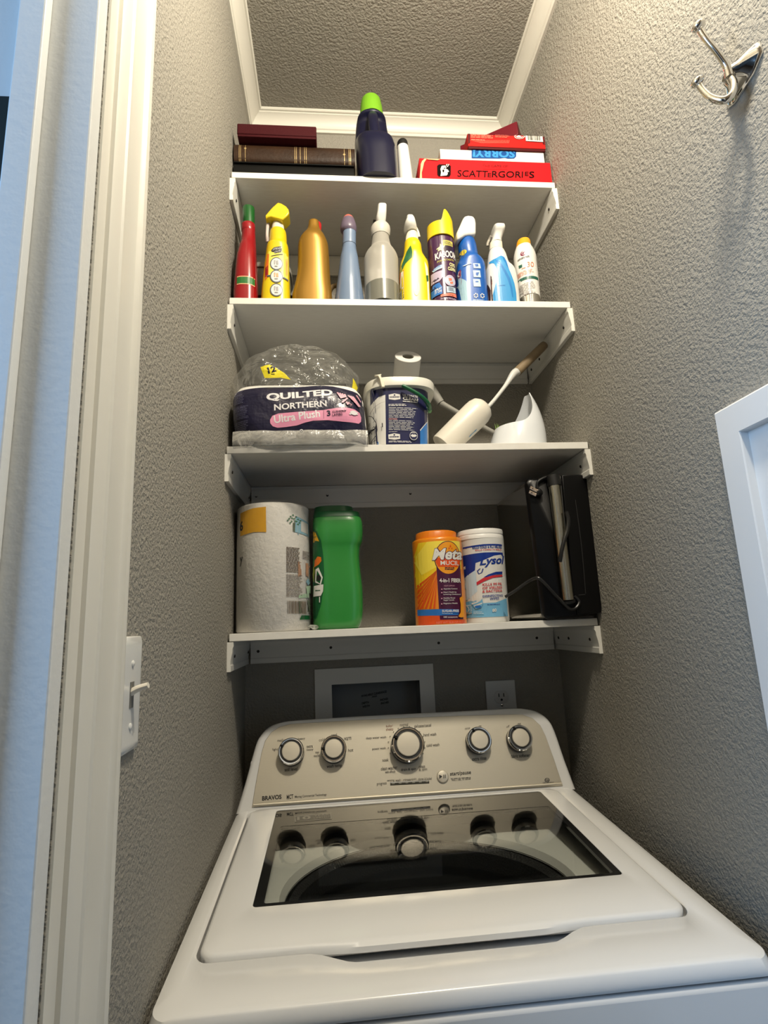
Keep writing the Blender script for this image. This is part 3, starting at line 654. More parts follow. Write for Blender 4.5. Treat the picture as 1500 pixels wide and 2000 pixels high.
bm = bmesh.new(); add_box(bm, .0035, .285, -.240, -.028, zb, zb + .004); add_box(bm, .0035, .285, -.240, -.028, zb + ah - .004, zb + ah); finish(bm, 'cover', leather, t, smooth=0, bevel=.0015, weld=False)
bm = bmesh.new()
sp = [(-.238, 0), (-.246, .002), (-.251, .009), (-.2525, .018), (-.2525, ah - .018), (-.251, ah - .009), (-.246, ah - .002), (-.238, ah)]
bridge(bm, [[Vector((x, y, zb + z)) for y, z in sp] for x in (.0037, .2848)]); bmesh.ops.recalc_face_normals(bm, faces=bm.faces)
S, PX = press(bm, -.25); spine = finish(bm, 'spine', leather, t, smooth=60)
E4 = crop(440, 180, 4.1667); pr = Print(S, PX, .004, .0003, 0, E4)
for grp, fl in ((((112, 116), (124, 128), (162, 166)), (164, 464)), (((564, 568), (577, 581), (608, 612), (643, 647), (657, 661)), None), (((966, 970), (1003, 1007), (1015, 1020)), (968, 515))):
    pr = Print(S, PX, .004, .0003, 0, E4)
    for x0, x1 in grp:
        xa, xb = PX(*E4(x0, 480))[0], PX(*E4(x1, 480))[0]
        pr.polys([[Vector((xa, zb + .003)), Vector((xb, zb + .003)), Vector((xb, zb + ah - .003)), Vector((xa, zb + ah - .003))]], gold)
    if fl:
        c0 = Vector(PX(*E4(*fl))); pr.polys([[c0 + Vector((.003, 0)), c0 + Vector((0, .004)), c0 + Vector((-.003, 0)), c0 + Vector((0, -.004))]], gold)
    pr.build('gold_bands', spine)
box('pages', mat('page_cream', (214, 206, 186), .8), t, .006, .282, -.236, -.033, zb + .0042, zb + ah - .0042)
zc = zb + ah + .0003
t = thing('keepsake_box', 'flat maroon box lying on top of the brown album', 'box', (.1, -.16, zc))
mar = mat('maroon_cloth', (58, 10, 16), .7, spec=.15, bump=(260, 2, .0006, .6))
box('box_base', mar, t, .0145, .1945, -.2675, -.10, zc, zc + .006, bevel=.0012); box('box_lid', mar, t, .0135, .1955, -.2685, -.099, zc + .0062, zc + .0345, bevel=.0025, seg=3)

yc = -.232
t = thing('detergent_jug', 'navy blue detergent jug with bright green cap on the top shelf', 'jug', (.33, yc, z1))
navy = mat('navy_plastic', (15, 16, 42), .30, spec=.3); lime = mat('lime_cap', (112, 168, 34), .4)
bm = bmesh.new()
rows = [(216.5, 708, 744, .8, 2, .016), (218.5, 702, 749, .85, 2.1, .016), (224, 698.5, 754, .85, 2.2, .017), (230, 696.5, 757.0, .75, 2.3, .028), (246, 695, 760, .7, 2.4, .030), (262, 694, 760.5, .7, 2.4, .030), (273, 694, 761, .75, 2.5, .026), (284, 694, 764.5, 1.0, 2.6, .004), (292, 694.5, 768.5, 1.1, 2.7, -.002), (308, 695.5, 771.5, 1.15, 2.8, -.004), (330, 697, 773.5, 1.15, 2.8, -.004), (348, 698.5, 775, 1.15, 2.8, -.004)]
loft(bm, psecs(rows, yc, z1, 1.0), 56, 2.4, 3); finish(bm, 'body', navy, t, smooth=50)
bm = bmesh.new()
tube(bm, [at(727, 222, -.228), at(728.5, 229, -.250), at(730, 245, -.262), at(732.5, 265, -.266), at(735.5, 285, -.268), at(739, 306, -.268), at(741, 322, -.262)], [.012, .0125, .0125, .0125, .013, .0135, .012], 5, 18, flat=.7, flataxis=(1, 0, 0)); finish(bm, 'handle', navy, t, smooth=60)
bm = bmesh.new()
cpr = psecs([(194.5, 712, 740, 1), (196, 709.5, 742.5, 1), (199, 707, 744.5, 1), (213, 704, 746, 1), (232, 701.5, 747.5, 1)], -.212)
lathe(bm, (.3045 + .0, -.212, cpr[0][0]), (0, 0, 1), [((s[2] - s[1]) / 2, s[0] - cpr[0][0]) for s in cpr], 48)
bm2 = bmesh.new(); bm2.free()
for v in bm.verts:
    a_ = math.atan2(v.co.y + .212, v.co.x - .3045)
    if v.co.z < cpr[-3][0]: v.co.x += .0005 * math.cos(a_ * 24); v.co.y += .0005 * math.sin(a_ * 24)
dx = (cpr[1][1] + cpr[1][2]) / 2 - .3045
for v in bm.verts: v.co.x += dx
finish(bm, 'cap', lime, t, smooth=40)
t = thing('lotion_tube', 'slim white bottle with black cap beside the navy jug', 'bottle', (.40, -.235, z1))
bm = bmesh.new(); loft(bm, psecs([(287, 775.8, 797), (292, 776, 798), (320, 777.5, 802), (348, 779, 806)], -.235, z1), 36, 2, 2); finish(bm, 'body', mat('soft_white', (228, 226, 220), .4), t)
bm = bmesh.new(); loft(bm, psecs([(275, 780, 792), (276.5, 777.5, 794.5), (280, 775.5, 796.3), (288, 775.3, 797.2)], -.235), 36, 2, 2); finish(bm, 'cap', mat('black_cap', (16, 16, 16), .35), t)

F5 = crop(800, 210, 5)
def carton(name, label, cat, x0, x1, y0, y1, z0, z1_, m, lidh=None, lidm=None, rot=0):
    t = thing(name, label, cat, ((x0 + x1) / 2, (y0 + y1) / 2, z0))
    bm = bmesh.new(); g = .0012; add_box(bm, x0 + g, x1 - g, y0 + g, y1 - g, z0, z1_ - .001); finish(bm, 'box_base', lidm or m, t, smooth=0, bevel=.0006)
    bm = bmesh.new(); add_box(bm, x0, x1, y0, y1, z0 + (lidh or .003), z1_); return t, bm
redbox = mat('game_red', (214, 22, 28), .7, spec=.15); gwhite = mat('game_white', (226, 222, 210), .6, spec=.2); gblack = mat('game_black', (14, 6, 6), .8, spec=.1); scuff = mat('torn_card', (196, 178, 132), .8); darkred = mat('game_dark_red', (74, 8, 12), .6, spec=.2)
zs = z1
t, bm = carton('board_game', 'bright red game box with torn left corner at the bottom of its stack', 'board game', .436, .7565, -.263, -.02, zs, zs + .0655, redbox, .002)
S, PX = press(bm, -.263); lidp = finish(bm, 'box_lid', redbox, t, smooth=0, bevel=.001)
pr = Print(S, PX, 0, .0006, .00015, F5)
pr.text('SCATT', (465, 677), (762, 684), (470, 612), gblack, .006); pr.text('E', (762, 680), (795, 681), (763, 640), gblack, .006); pr.text('RGORI', (803, 683), (1105, 688), (806, 621), gblack, .006); pr.text('E', (1125, 668), (1160, 669), (1126, 630), gblack, .006); pr.text('S', (1165, 689), (1215, 690), (1168, 627), gblack, .006)
pr.text('THE GAME OF', (712, 581), (958, 586), (713, 560), darkred, .0); pr.polys([[(715, 598), (955, 602), (955, 605), (715, 601)]], darkred)
pr.poly([(268, 575), (285, 560), (385, 562), (402, 578), (400, 660), (385, 678), (285, 675), (270, 660)], gblack)
pr.poly([(312, 575), (345, 572), (358, 590), (352, 604), (372, 612), (384, 632), (366, 640), (372, 652), (362, 668), (300, 674), (306, 640), (300, 606)], gwhite)
pr.polys([[(330, 598), (350, 592), (350, 600), (332, 606)], [(318, 615), (338, 612), (334, 640), (322, 638)]], gblack)
pr.polys([[(352 + i * 9, 572 + (i % 2) * 10), (364 + i * 9, 556 + (i % 2) * 18), (368 + i * 9, 562 + (i % 2) * 18), (357 + i * 9, 578 + (i % 2) * 10)] for i in range(3)], gwhite)
pr.polys([[(106, 700), (108, 560), (120, 530), (145, 506), (165, 508), (140, 545), (128, 600), (118, 640), (120, 700)], [(160, 506), (300, 511), (270, 522), (180, 514)]], scuff)
pr.polys([[(1375, 528), (1385, 526), (1399, 600), (1400, 640), (1390, 600)]], scuff)
pr.build('game_title', lidp)
za = zs + .0658
t, bm = carton('board_game', 'white game box with upside-down blue title in the stack', 'board game', .4905, .7495, -.250, -.03, za, za + .0400, gwhite, .002)
S, PX = press(bm, -.25); lidp = finish(bm, 'box_lid', gwhite, t, smooth=0, bevel=.001)
pr = Print(S, PX, 0, .0006, .00015, F5); b1 = mat('title_blue', (14, 72, 138), .6, spec=.2); b2 = mat('title_light_blue', (56, 138, 206), .6, spec=.2)
pr.poly([(604, 402), (650, 400), (980, 406), (1032, 410), (1042, 425), (1040, 480), (1020, 500), (960, 502), (930, 494), (880, 500), (605, 498)], b1)
pr.text('SORRY!', (1028, 416), (618, 408), (1026, 494), b2, .04); pr.build('game_title', lidp)
zb2 = za + .0403
t, bm = carton('board_game', 'flat red game box with white barcode panel, resting on the white game box', 'board game', .5595, .7535, -.2555, -.08, zb2, zb2 + .0405, mat('card_red', (176, 28, 24), .7, spec=.15), .006, darkred)
S, PX = press(bm, -.2555); lidp = finish(bm, 'box_lid', MATS['card_red'], t, smooth=0, bevel=.001)
pr = Print(S, PX, 0, .0006, .00015, F5); peach = mat('print_peach', (226, 120, 96), .5); dk2 = mat('print_black', (24, 22, 22), .5)
pr.polys([[(565, 231), (590, 232), (590, 345), (572, 358)], [(1298, 245), (1312, 246), (1318, 370), (1300, 352)]], darkred)
pr.lines(596, 240, 830, 300, 7, peach, .5, .04); pr.lines(835, 255, 985, 300, 4, peach, .35, .04); pr.lines(600, 312, 760, 326, 1, peach, .5, .04)
pr.polys([[(700 + i * 11, 352 - abs(i - 12) * 0), (703 + i * 11, 352), (730 + (i - 12) * 16 + 50, 322), (727 + (i - 12) * 16 + 50, 322)] for i in range(25)], peach)
pr.ell(1072, 287, 50, 24, gwhite); pr.ell(1072, 287, 43, 19, mat('card_red', (0, 0, 0))); pr.polys([[(1035, 290), (1055, 272), (1090, 276), (1110, 290), (1090, 300), (1050, 298)]], gwhite)
pr.poly([(1128, 250), (1294, 254), (1302, 342), (1134, 332)], gwhite)
B0 = pr.mi(dk2); pr.T = lambda x, y: F5(x, y + (x - 1155) * .05); pr.bars(1155, 276, 1278, 322, dk2, 20); pr.build('back_print', lidp)
zd = zb2 + .0408
t = thing('gift_box', 'dark red lidded box lying askew on top of the game boxes', 'box', (.655, -.20, zd))
Mr = Matrix.Translation((.704, -.214, zd)) @ Matrix.Rotation(math.radians(-32), 4, 'Z')
gm = mat('dark_red_gloss', (100, 14, 28), .45, spec=.3); gm2 = mat('dark_red_rim', (74, 10, 18), .4)
box('box_base', gm2, t, -.150, 0, 0, .06, 0, .045, bevel=.001, M=Mr); box('box_lid', gm, t, -.1515, .0015, -.0015, .0615, .0452, .086, bevel=.002, M=Mr)

# ------------------------------------------------------------------ second shelf: the row of cleaning bottles
z2 = SZ[1] + .0003; YC = -.246
A7 = crop(450, 390, 7.5); B8 = crop(630, 390, 8.8235); C7 = crop(770, 410, 7.8947); D10 = crop(930, 420, 10.714)
def R(T, rows): return [(T(0, r[0])[1], T(r[1], 0)[0], T(r[2], 0)[0]) + tuple(r[3:]) for r in rows]
def bottle(name, m, t, rows, yc=YC, zb=None, depth=1.0, ex=2.0, k=3, n=56, smooth=50):
    bm = bmesh.new(); S_ = psecs(rows, yc, zb, depth, ex)
    if zb is not None and abs(zb - z2) < .3:
        for q in S_: q[3] = max(q[3], -.2735); q[4] = min(q[4], yc + (q[2] - q[1]) / 2 * 1.1)
    loft(bm, S_, n, ex, k)
    front = min(v.co.y for v in bm.verts); f = press(bm, yc - (S_[1][2] - S_[1][1]) * .42)
    return finish(bm, name, m, t, smooth=smooth), f
# red bottle, green cap
t = thing('cleaner_bottle', 'slim red bottle with green cap at the left end of the second shelf', 'bottle', (.045, YC, z2))
redp = mat('red_plastic', (150, 16, 26), .25, coat=.15); greenp = mat('green_cap', (18, 86, 30), .3); labw = mat('label_white', (226, 224, 218), .45); bandg = mat('band_green', (40, 110, 48), .4); pinkl = mat('band_pale', (236, 170, 130), .4)
b_, f = bottle('body', redp, t, R(A7, [(372, 168, 360, 1), (380, 162, 362, 1), (470, 160, 364, 1), (480, 168, 364, 1), (600, 160, 370, 1.1), (650, 150, 374, 1.2), (700, 136, 378, 1.4), (900, 105, 388, 1.6, 2.6), (1200, 80, 398, 1.7, 2.8), (1410, 62, 408, 1.7, 2.8)]), -.236, z2)
pr = Print(*f, .005, .0004, .0001, A7); y_ = lambda v: f[1](*A7(240, v))[1]
xl, xr = f[1](*A7(112, 1250))[0], f[1](*A7(362, 1250))[0]
for za_, zb_, m_ in ((y_(1195), y_(1182), pinkl), (y_(1290), y_(1195), bandg), (y_(1303), y_(1290), pinkl)): pr.polys([[Vector((xl, za_)), Vector((xr, za_)), Vector((xr, zb_)), Vector((xl, zb_))]], m_)
pr.build('label', b_)
bm = bmesh.new(); loft(bm, psecs(R(A7, [(118, 200, 335), (128, 182, 352), (150, 178, 357), (300, 185, 356), (370, 187, 356)]), -.236), 40, 2, 1); finish(bm, 'cap', greenp, t, smooth=40)
# yellow spray, yellow trigger head
t = thing('spray_bottle', 'yellow spray bottle with yellow trigger head and a column of round pictures', 'spray bottle', (.10, YC, z2))
yel = mat('yellow_plastic', (222, 196, 18), .3); cream = mat('cream_plastic', (236, 228, 206), .4)
b_, f = bottle('body', yel, t, R(A7, [(462, 590, 800, 1), (478, 580, 812, 1), (520, 574, 820, 1), (600, 570, 826, 1.1), (690, 566, 830, 1.2), (705, 540, 846, 1.3, 2.4), (760, 530, 855, 1.4, 2.6), (1000, 500, 862, 1.5, 2.8), (1250, 472, 870, 1.6, 3), (1425, 455, 876, 1.6, 3)]), YC, z2)
pr = Print(*f, .005, .0004, .0001, A7)
ringm = mat('ring_slate', (84, 92, 104), .4); silv = mat('print_silver', (170, 170, 172), .35); orange = mat('print_orange', (222, 112, 30), .4); leny = mat('label_yellow', (246, 226, 96), .35)
pr.poly([(560, 748), (840, 775), (835, 1130), (745, 1150), (560, 1140)], leny); pr.poly([(540, 780), (566, 790), (556, 1130), (505, 1180), (510, 960)], orange); pr.poly([(510, 980), (552, 960), (548, 1100), (504, 1130)], redp)
pr.poly([(600, 742), (640, 705), (745, 685), (750, 745), (740, 775), (650, 795), (640, 775), (605, 768)], dk2); pr.text('SPRAY', (612, 752), (740, 728), (640, 715), silv, .03); pr.text('OUT', (645, 788), (735, 765), (648, 762), silv, .03)
pr.poly([(602, 828), (765, 794), (765, 806), (602, 838)], dk2)
for cy in (945, 1130, 1330): pr.ell(675, cy, 92, 94, ringm); pr.ell(675, cy, 78, 80, labw)
pr.polys([[(540, 1108), (590, 1112), (590, 1132), (540, 1128)], [(760, 1130), (835, 1145), (835, 1165), (760, 1150)]], ringm)
for cy, m_ in ((945, silv), (1130, pinkl), (1330, silv)): pr.polys([[(640, cy - 50), (662, cy - 50), (656, cy + 10), (642, cy + 10)], [(668, cy - 40), (700, cy - 46), (704, cy + 12), (672, cy + 14)]], m_); pr.lines(650, cy + 34, 705, cy + 52, 2, dk2, .5)
pr.lines(795, 850, 830, 1100, 16, pinkl, .4); pr.lines(600, 1020, 602, 1021, 1, dk2)
pr.build('label', b_)
bm = bmesh.new(); loft(bm, psecs(R(A7, [(345, 625, 770), (380, 612, 780), (470, 600, 795)]), YC), 32, 2, 1); finish(bm, 'collar', cream, t)
bm = bmesh.new(); poly_prism_y(bm, [A7(*q) for q in ((525, 325), (620, 215), (708, 135), (760, 150), (825, 190), (862, 235), (872, 290), (845, 330), (775, 392), (700, 370), (610, 345), (560, 352), (535, 372))], YC, YC - .021, YC + .016); finish(bm, 'trigger_head', yel, t, smooth=30, bevel=.005, seg=3)
bm = bmesh.new(); tube(bm, [at(*A7(548, 350), YC), at(*A7(540, 450), YC - .004), at(*A7(538, 540), YC - .004), at(*A7(546, 615), YC)], [.004, .0035, .0035, .004], 4, 10); finish(bm, 'trigger', mat('trigger_clear', (206, 196, 190), .4), t)
# gold jug
t = thing('cleaner_bottle', 'metallic gold jug-shaped bottle with a red cap peeking out behind', 'bottle', (.18, YC, z2))
goldp = mat('gold_plastic', (156, 116, 40), .34, metal=.45)
b_, f = bottle('body', goldp, t, R(A7, [(312, 1156, 1286, .8), (318, 1150, 1292, .85), (380, 1142, 1300, .9), (430, 1130, 1312, .9), (480, 1100, 1340, .9), (540, 1052, 1378, 1), (610, 1006, 1414, 1.1), (680, 992, 1434, 1.2, 2.3), (800, 988, 1444, 1.25, 2.4), (1000, 985, 1455, 1.3, 2.5), (1150, 968, 1464, 1.3, 2.6), (1300, 934, 1476, 1.3, 2.8), (1430, 904, 1492, 1.3, 3)]), YC + .003, z2)
bm = bmesh.new(); lathe(bm, at(*A7(1268, 470), YC + .05), Vector((.05, .25, 1)), [(.010, 0), (.010, .024), (.009, .027)], 24); finish(bm, 'cap', mat('red_cap', (196, 34, 36), .35), t)
# blue grey squeeze bottle with dark dome cap
t = thing('squeeze_bottle', 'pale blue-grey tapered bottle with a dark domed cap tipped in coral', 'bottle', (.26, YC, z2))
bgp = mat('blue_grey_plastic', (112, 132, 160), .24, coat=.2)
b_, f = bottle('body', bgp, t, R(B8, [(560, 345, 578, 1), (600, 346, 576, 1), (785, 344, 576, 1), (800, 343, 576, 1), (880, 332, 585, 1), (1000, 304, 612, 1), (1200, 280, 638, 1), (1400, 256, 664, 1), (1530, 236, 684, 1.05), (1620, 224, 700, 1.1), (1715, 208, 718, 1.1)]), YC, z2)
bm = bmesh.new(); loft(bm, psecs(R(B8, [(787, 341, 580), (795, 340, 581)]), YC), 40, 2, 1); finish(bm, 'seam_ring', mat('seam_slate', (84, 98, 118), .4), b_)
capm = bpy.data.materials.new('cap_mauve_coral'); capm.use_nodes = True; nt = capm.node_tree; bs = nt.nodes['Principled BSDF']; bs.inputs['Roughness'].default_value = .35
geo = nt.nodes.new('ShaderNodeNewGeometry'); sx = nt.nodes.new('ShaderNodeSeparateXYZ'); mr = nt.nodes.new('ShaderNodeMapRange'); rp = nt.nodes.new('ShaderNodeValToRGB')
tipz = at(*B8(440, 272), YC).z; lowz = at(*B8(440, 560), YC).z
mr.inputs['From Min'].default_value = lowz; mr.inputs['From Max'].default_value = tipz
rp.color_ramp.elements[0].color = rgb(104, 92, 110); rp.color_ramp.elements[0].position = .70; rp.color_ramp.elements[1].color = rgb(226, 110, 84); rp.color_ramp.elements[1].position = .86
nt.links.new(geo.outputs['Position'], sx.inputs[0]); nt.links.new(sx.outputs['Z'], mr.inputs['Value']); nt.links.new(mr.outputs[0], rp.inputs[0]); nt.links.new(rp.outputs[0], bs.inputs['Base Color'])
bm = bmesh.new(); loft(bm, psecs(R(B8, [(270, 425, 455), (282, 395, 490), (310, 365, 525), (350, 342, 548), (400, 325, 566), (460, 310, 582), (510, 305, 590), (545, 312, 586), (572, 338, 580)]), YC), 40, 2, 3); finish(bm, 'cap', capm, t)
# clear spray bottle
t = thing('spray_bottle', 'unlabelled cloudy clear spray bottle with white sprayer', 'spray bottle', (.325, YC, z2))
cloudy = film('cloudy_plastic', (206, 202, 192), .28, .50)
rows = [(640, 858, 1142), (700, 852, 1150), (830, 835, 1182), (850, 820, 1200), (900, 768, 1248), (950, 735, 1285), (1010, 714, 1306), (1100, 715, 1308), (1400, 722, 1318), (1735, 732, 1330)]
b_, f = bottle('body', cloudy, t, R(B8, rows), YC, z2)
liq = R(B8, [(1520, 728, 1322), (1735, 734, 1328)]); Sq = psecs(liq, YC, z2 + .002)
Sq = [[s[0], s[1] + .002, s[2] - .002, s[3] + .002, s[4] - .002, s[5]] for s in Sq]
bm = bmesh.new(); loft(bm, Sq, 48, 2, 1); finish(bm, 'liquid', mat('grey_liquid', (118, 118, 108), .2), b_)
bm = bmesh.new(); loft(bm, psecs(R(B8, [(425, 900, 1100), (450, 862, 1136), (490, 836, 1162), (530, 830, 1167), (590, 832, 1165), (640, 848, 1150)]), YC), 40, 2, 2); finish(bm, 'collar', mat('collar_white', (200, 196, 186), .4), t)
bm = bmesh.new(); loft(bm, psecs(R(B8, [(135, 950, 1040, 1.6, 3), (150, 946, 1092, 1.8, 4), (190, 942, 1097, 2.2, 4), (300, 930, 1094, 1.9, 4), (340, 918, 1092, 1.6, 3.5), (400, 925, 1085, 1.3, 3), (440, 945, 1075, 1.1)]), YC), 40, 3, 2); finish(bm, 'trigger_head', whitepl, t)
bm = bmesh.new(); tube(bm, [at(*B8(905, 345), YC + .03), at(*B8(900, 400), YC + .034), at(*B8(892, 470), YC + .036)], [.004, .0045, .004], 4, 10); finish(bm, 'trigger', black, t)
# yellow and green spray
t = thing('spray_bottle', 'yellow spray bottle with dark green leaf print and white trigger', 'spray bottle', (.40, YC, z2))
ylw2 = mat('bright_yellow', (228, 200, 22), .32); leaf = mat('leaf_green', (20, 92, 50), .4)
b_, f = bottle('body', ylw2, t, R(C7, [(480, 180, 370, 1), (500, 164, 388, 1), (560, 156, 412, 1.1), (640, 152, 424, 1.1), (720, 140, 440, 1.2), (790, 115, 490, 1.4, 2.2), (850, 92, 522, 1.5, 2.6), (1000, 84, 532, 1.5, 3), (1200, 84, 545, 1.5, 3), (1400, 86, 556, 1.5, 3)]), YC, z2)
pr = Print(*f, .005, .0004, .0001, C7)
pr.poly([(262, 508), (282, 640), (278, 720), (180, 800), (118, 895), (104, 850), (150, 740), (200, 600)], leaf)
pr.poly([(470, 770), (524, 852), (538, 1000), (552, 1395), (525, 1395), (510, 1080), (495, 980)], cream); pr.poly([(494, 990), (534, 970), (538, 1060), (508, 1085)], leaf)
pr.poly([(88, 900), (122, 900), (140, 1395), (92, 1395), (86, 1100)], cream); pr.poly([(88, 880), (112, 885), (108, 1020), (92, 1110)], mat('print_coral', (222, 92, 62), .4)); pr.polys([[(92, 1230 + i * 40), (135, 1180 + i * 40), (137, 1192 + i * 40), (92, 1246 + i * 40)] for i in range(5)], leaf)
pr.ell(345, 1200, 48, 115, leny); pr.build('label', b_)
bm = bmesh.new(); loft(bm, psecs(R(C7, [(325, 225, 330), (340, 205, 345), (420, 182, 362), (500, 175, 372)]), YC), 40, 2, 1)
for v in bm.verts:
    c0 = at(*C7(273, 420), YC); a_ = math.atan2(v.co.y - YC, v.co.x - c0.x); v.co.x += .0004 * math.cos(a_ * 20) * math.cos(a_); v.co.y += .0004 * math.cos(a_ * 20) * math.sin(a_)
finish(bm, 'collar', cream, t)
bm = bmesh.new(); loft(bm, psecs(R(C7, [(128, 215, 268, 1.6, 3), (140, 186, 285, 2.0, 4), (195, 178, 304, 2.2, 4), (250, 154, 322, 2.0, 3), (310, 155, 345, 1.6, 2.4), (350, 178, 352, 1.2)]), YC), 40, 3, 2); finish(bm, 'trigger_head', whitepl, t)
bm = bmesh.new(); tube(bm, [at(*C7(330, 280), YC + .01), at(*C7(362, 350), YC + .012), at(*C7(382, 425), YC + .012)], [.004, .004, .0035], 4, 10); finish(bm, 'trigger', cream, t)
# purple foam can
t = thing('aerosol_can', 'purple aerosol can with a tall notched yellow cap', 'aerosol can', (.47, YC, z2))
purp = mat('purple_can', (62, 20, 66), .2, coat=.3); purpd = mat('can_dark', (40, 22, 48), .35)
b_, f = bottle('body', purp, t, R(C7, [(440, 518, 915), (480, 512, 918), (500, 514, 920), (900, 535, 942), (1250, 555, 960), (1405, 563, 967)]), YC, z2, k=1)
pr = Print(*f, .004, .0004, .0001, C7)
lil = mat('print_lilac', (186, 172, 196), .4); pale = mat('print_pale_blue', (176, 196, 214), .4); glow = mat('print_glow', (246, 238, 170), .4); olive = mat('print_olive', (198, 190, 90), .4); skyb = mat('print_blue', (42, 112, 190), .4)
pr.poly([(770, 550), (925, 545), (930, 700), (840, 760), (760, 600)], purpd)
pr.poly([(650, 600), (700, 570), (705, 525), (735, 565), (780, 555), (755, 600), (760, 650), (715, 625), (670, 640), (685, 612)], glow)
pr.poly([(750, 475), (905, 470), (908, 545), (752, 555)], olive); pr.lines(765, 490, 900, 545, 3, purpd, .5)
pr.text('KABOOM', (640, 765), (975, 715), (632, 660), labw, .03)
pr.text('FOAM-TASTIC', (665, 815), (935, 770), (668, 785), olive, .01)
pr.poly([(600, 905), (680, 860), (760, 850), (760, 900), (620, 930)], pale); pr.text('CITRUS', (610, 915), (745, 875), (620, 880), skyb, .01)
pr.text('OXI', (850, 870), (940, 860), (845, 815), glow, .03); pr.text('CLEAN', (825, 940), (950, 925), (822, 885), glow, .03)
pr.poly([(590, 950), (750, 940), (755, 1040), (700, 1100), (595, 1110)], lil); pr.polys([[(598, 1065), (640, 1050), (660, 1062), (680, 1040), (700, 1060), (640, 1085)], [(590, 1190), (640, 1090), (650, 1190)], [(660, 1190), (690, 1100), (705, 1190)]], purpd); pr.poly([(600, 1190), (620, 1130), (700, 1120), (735, 1190)], skyb)
pr.ell(860, 1095, 85, 85, lil); pr.ell(862, 1100, 62, 62, pale); pr.polys([[(830, 1060), (880, 1055), (890, 1090), (840, 1110)], [(850, 1120), (905, 1100), (900, 1140), (860, 1150)]], peach)
pr.poly([(600, 1210), (740, 1185), (742, 1300), (605, 1320)], skyb); pr.text('SPRAY', (640, 1245), (730, 1230), (642, 1210), labw, .02); pr.text('IT ON', (645, 1285), (730, 1270), (645, 1252), labw, .02)
pr.poly([(800, 1195), (940, 1190), (945, 1270), (805, 1290)], pale); pr.lines(830, 1205, 925, 1265, 3, purpd, .5); pr.poly([(720, 1315), (950, 1280), (958, 1335), (722, 1350)], peach); pr.lines(740, 1322, 945, 1345, 2, purpd, .4, -.05)
pr.lines(720, 1365, 955, 1395, 2, lil, .4); pr.build('label', b_)
bm = bmesh.new()
cA = at(*C7(715, 480), YC); rC = (at(*C7(918, 480), YC).x - at(*C7(512, 480), YC).x) / 2; nC = 64
zl = (at(*C7(510, 265), YC).z, at(*C7(735, 120), YC).z); zbC = at(*C7(715, 500), YC).z
def rimz(a):
    x = math.cos(a); y = math.sin(a)          # -1 left .. 1 right
    k = sm(-.25, .10, x + .15 * y); low = zl[0] - .004; hi = zl[1] - .020 * sm(.2, 1.0, x)
    return low + (hi - low) * k
ro = [Vector((cA.x + rC * 1.005 * math.cos(2 * math.pi * i / nC), YC + rC * 1.005 * math.sin(2 * math.pi * i / nC), zbC)) for i in range(nC)]
rt_ = [Vector((cA.x + rC * .97 * math.cos(2 * math.pi * i / nC), YC + rC * .97 * math.sin(2 * math.pi * i / nC), rimz(2 * math.pi * i / nC))) for i in range(nC)]
ri = [Vector((cA.x + rC * .90 * math.cos(2 * math.pi * i / nC), YC + rC * .90 * math.sin(2 * math.pi * i / nC), rimz(2 * math.pi * i / nC) - .0005)) for i in range(nC)]
rb = [Vector((cA.x + rC * .88 * math.cos(2 * math.pi * i / nC), YC + rC * .88 * math.sin(2 * math.pi * i / nC), zbC + .012)) for i in range(nC)]
bridge(bm, [ro, rt_, ri, rb], True, True); bmesh.ops.recalc_face_normals(bm, faces=bm.faces); finish(bm, 'cap', ylw2, t, smooth=40)
# blue spray, big white head
t = thing('spray_bottle', 'blue spray bottle with chunky white trigger head beside the purple can', 'spray bottle', (.53, YC, z2))
blu = mat('sleeve_blue', (16, 88, 172), .3, coat=.2)
b_, f = bottle('body', blu, t, R(C7, [(470, 1002, 1232), (490, 996, 1238), (560, 986, 1260), (640, 990, 1276), (740, 1010, 1296), (800, 1000, 1345, 1.2, 2.3), (860, 970, 1385, 1.3, 2.6), (1000, 958, 1402, 1.4, 3), (1200, 962, 1420, 1.4, 3), (1405, 968, 1438, 1.4, 3)]), YC, z2)
pr = Print(*f, .005, .0004, .0001, C7); teal = mat('print_grey_teal', (150, 184, 200), .4); wine = mat('print_wine', (120, 30, 70), .4)
pr.poly([(970, 900), (1030, 1000), (1120, 1080), (1150, 1200), (1150, 1395), (1060, 1395), (1030, 1200), (965, 1150)], teal); pr.poly([(985, 900), (1040, 870), (1045, 960), (985, 1080), (970, 1120)], wine); pr.text('X', (990, 990), (1030, 970), (990, 910), labw, .03)
pr.ell(1080, 595, 55, 42, mat('print_sun', (216, 190, 60), .5)); pr.poly([(1000, 580), (1040, 570), (1035, 660), (1000, 690)], mat('print_moss', (90, 92, 70), .5))
for y0, y1 in ((815, 890), (925, 1030), (1060, 1175)): pr.poly([(1215, y0), (1325, y0), (1340, y1), (1228, y1)], pale)
pr.polys([[(1240, 830), (1290, 826), (1300, 860), (1260, 868)], [(1260, 960), (1310, 955), (1300, 985), (1290, 1010), (1262, 1000)], [(1255, 1090), (1300, 1090), (1300, 1110), (1255, 1112)]], blu)
for cx in (1262, 1362): pr.polys([[(cx + 36 * math.cos(a), 1315 + 40 * math.sin(a)), (cx + 36 * math.cos(a + .7), 1315 + 40 * math.sin(a + .7)), (cx + 18 * math.cos(a + .6), 1315 + 20 * math.sin(a + .6)), (cx + 18 * math.cos(a), 1315 + 20 * math.sin(a))] for a in [i * math.pi / 3 for i in range(6)]], labw)
pr.lines(1215, 1375, 1415, 1400, 2, pale, .5); pr.poly([(1065, 840), (1180, 812), (1200, 820), (1090, 850)], pale); pr.build('label', b_)
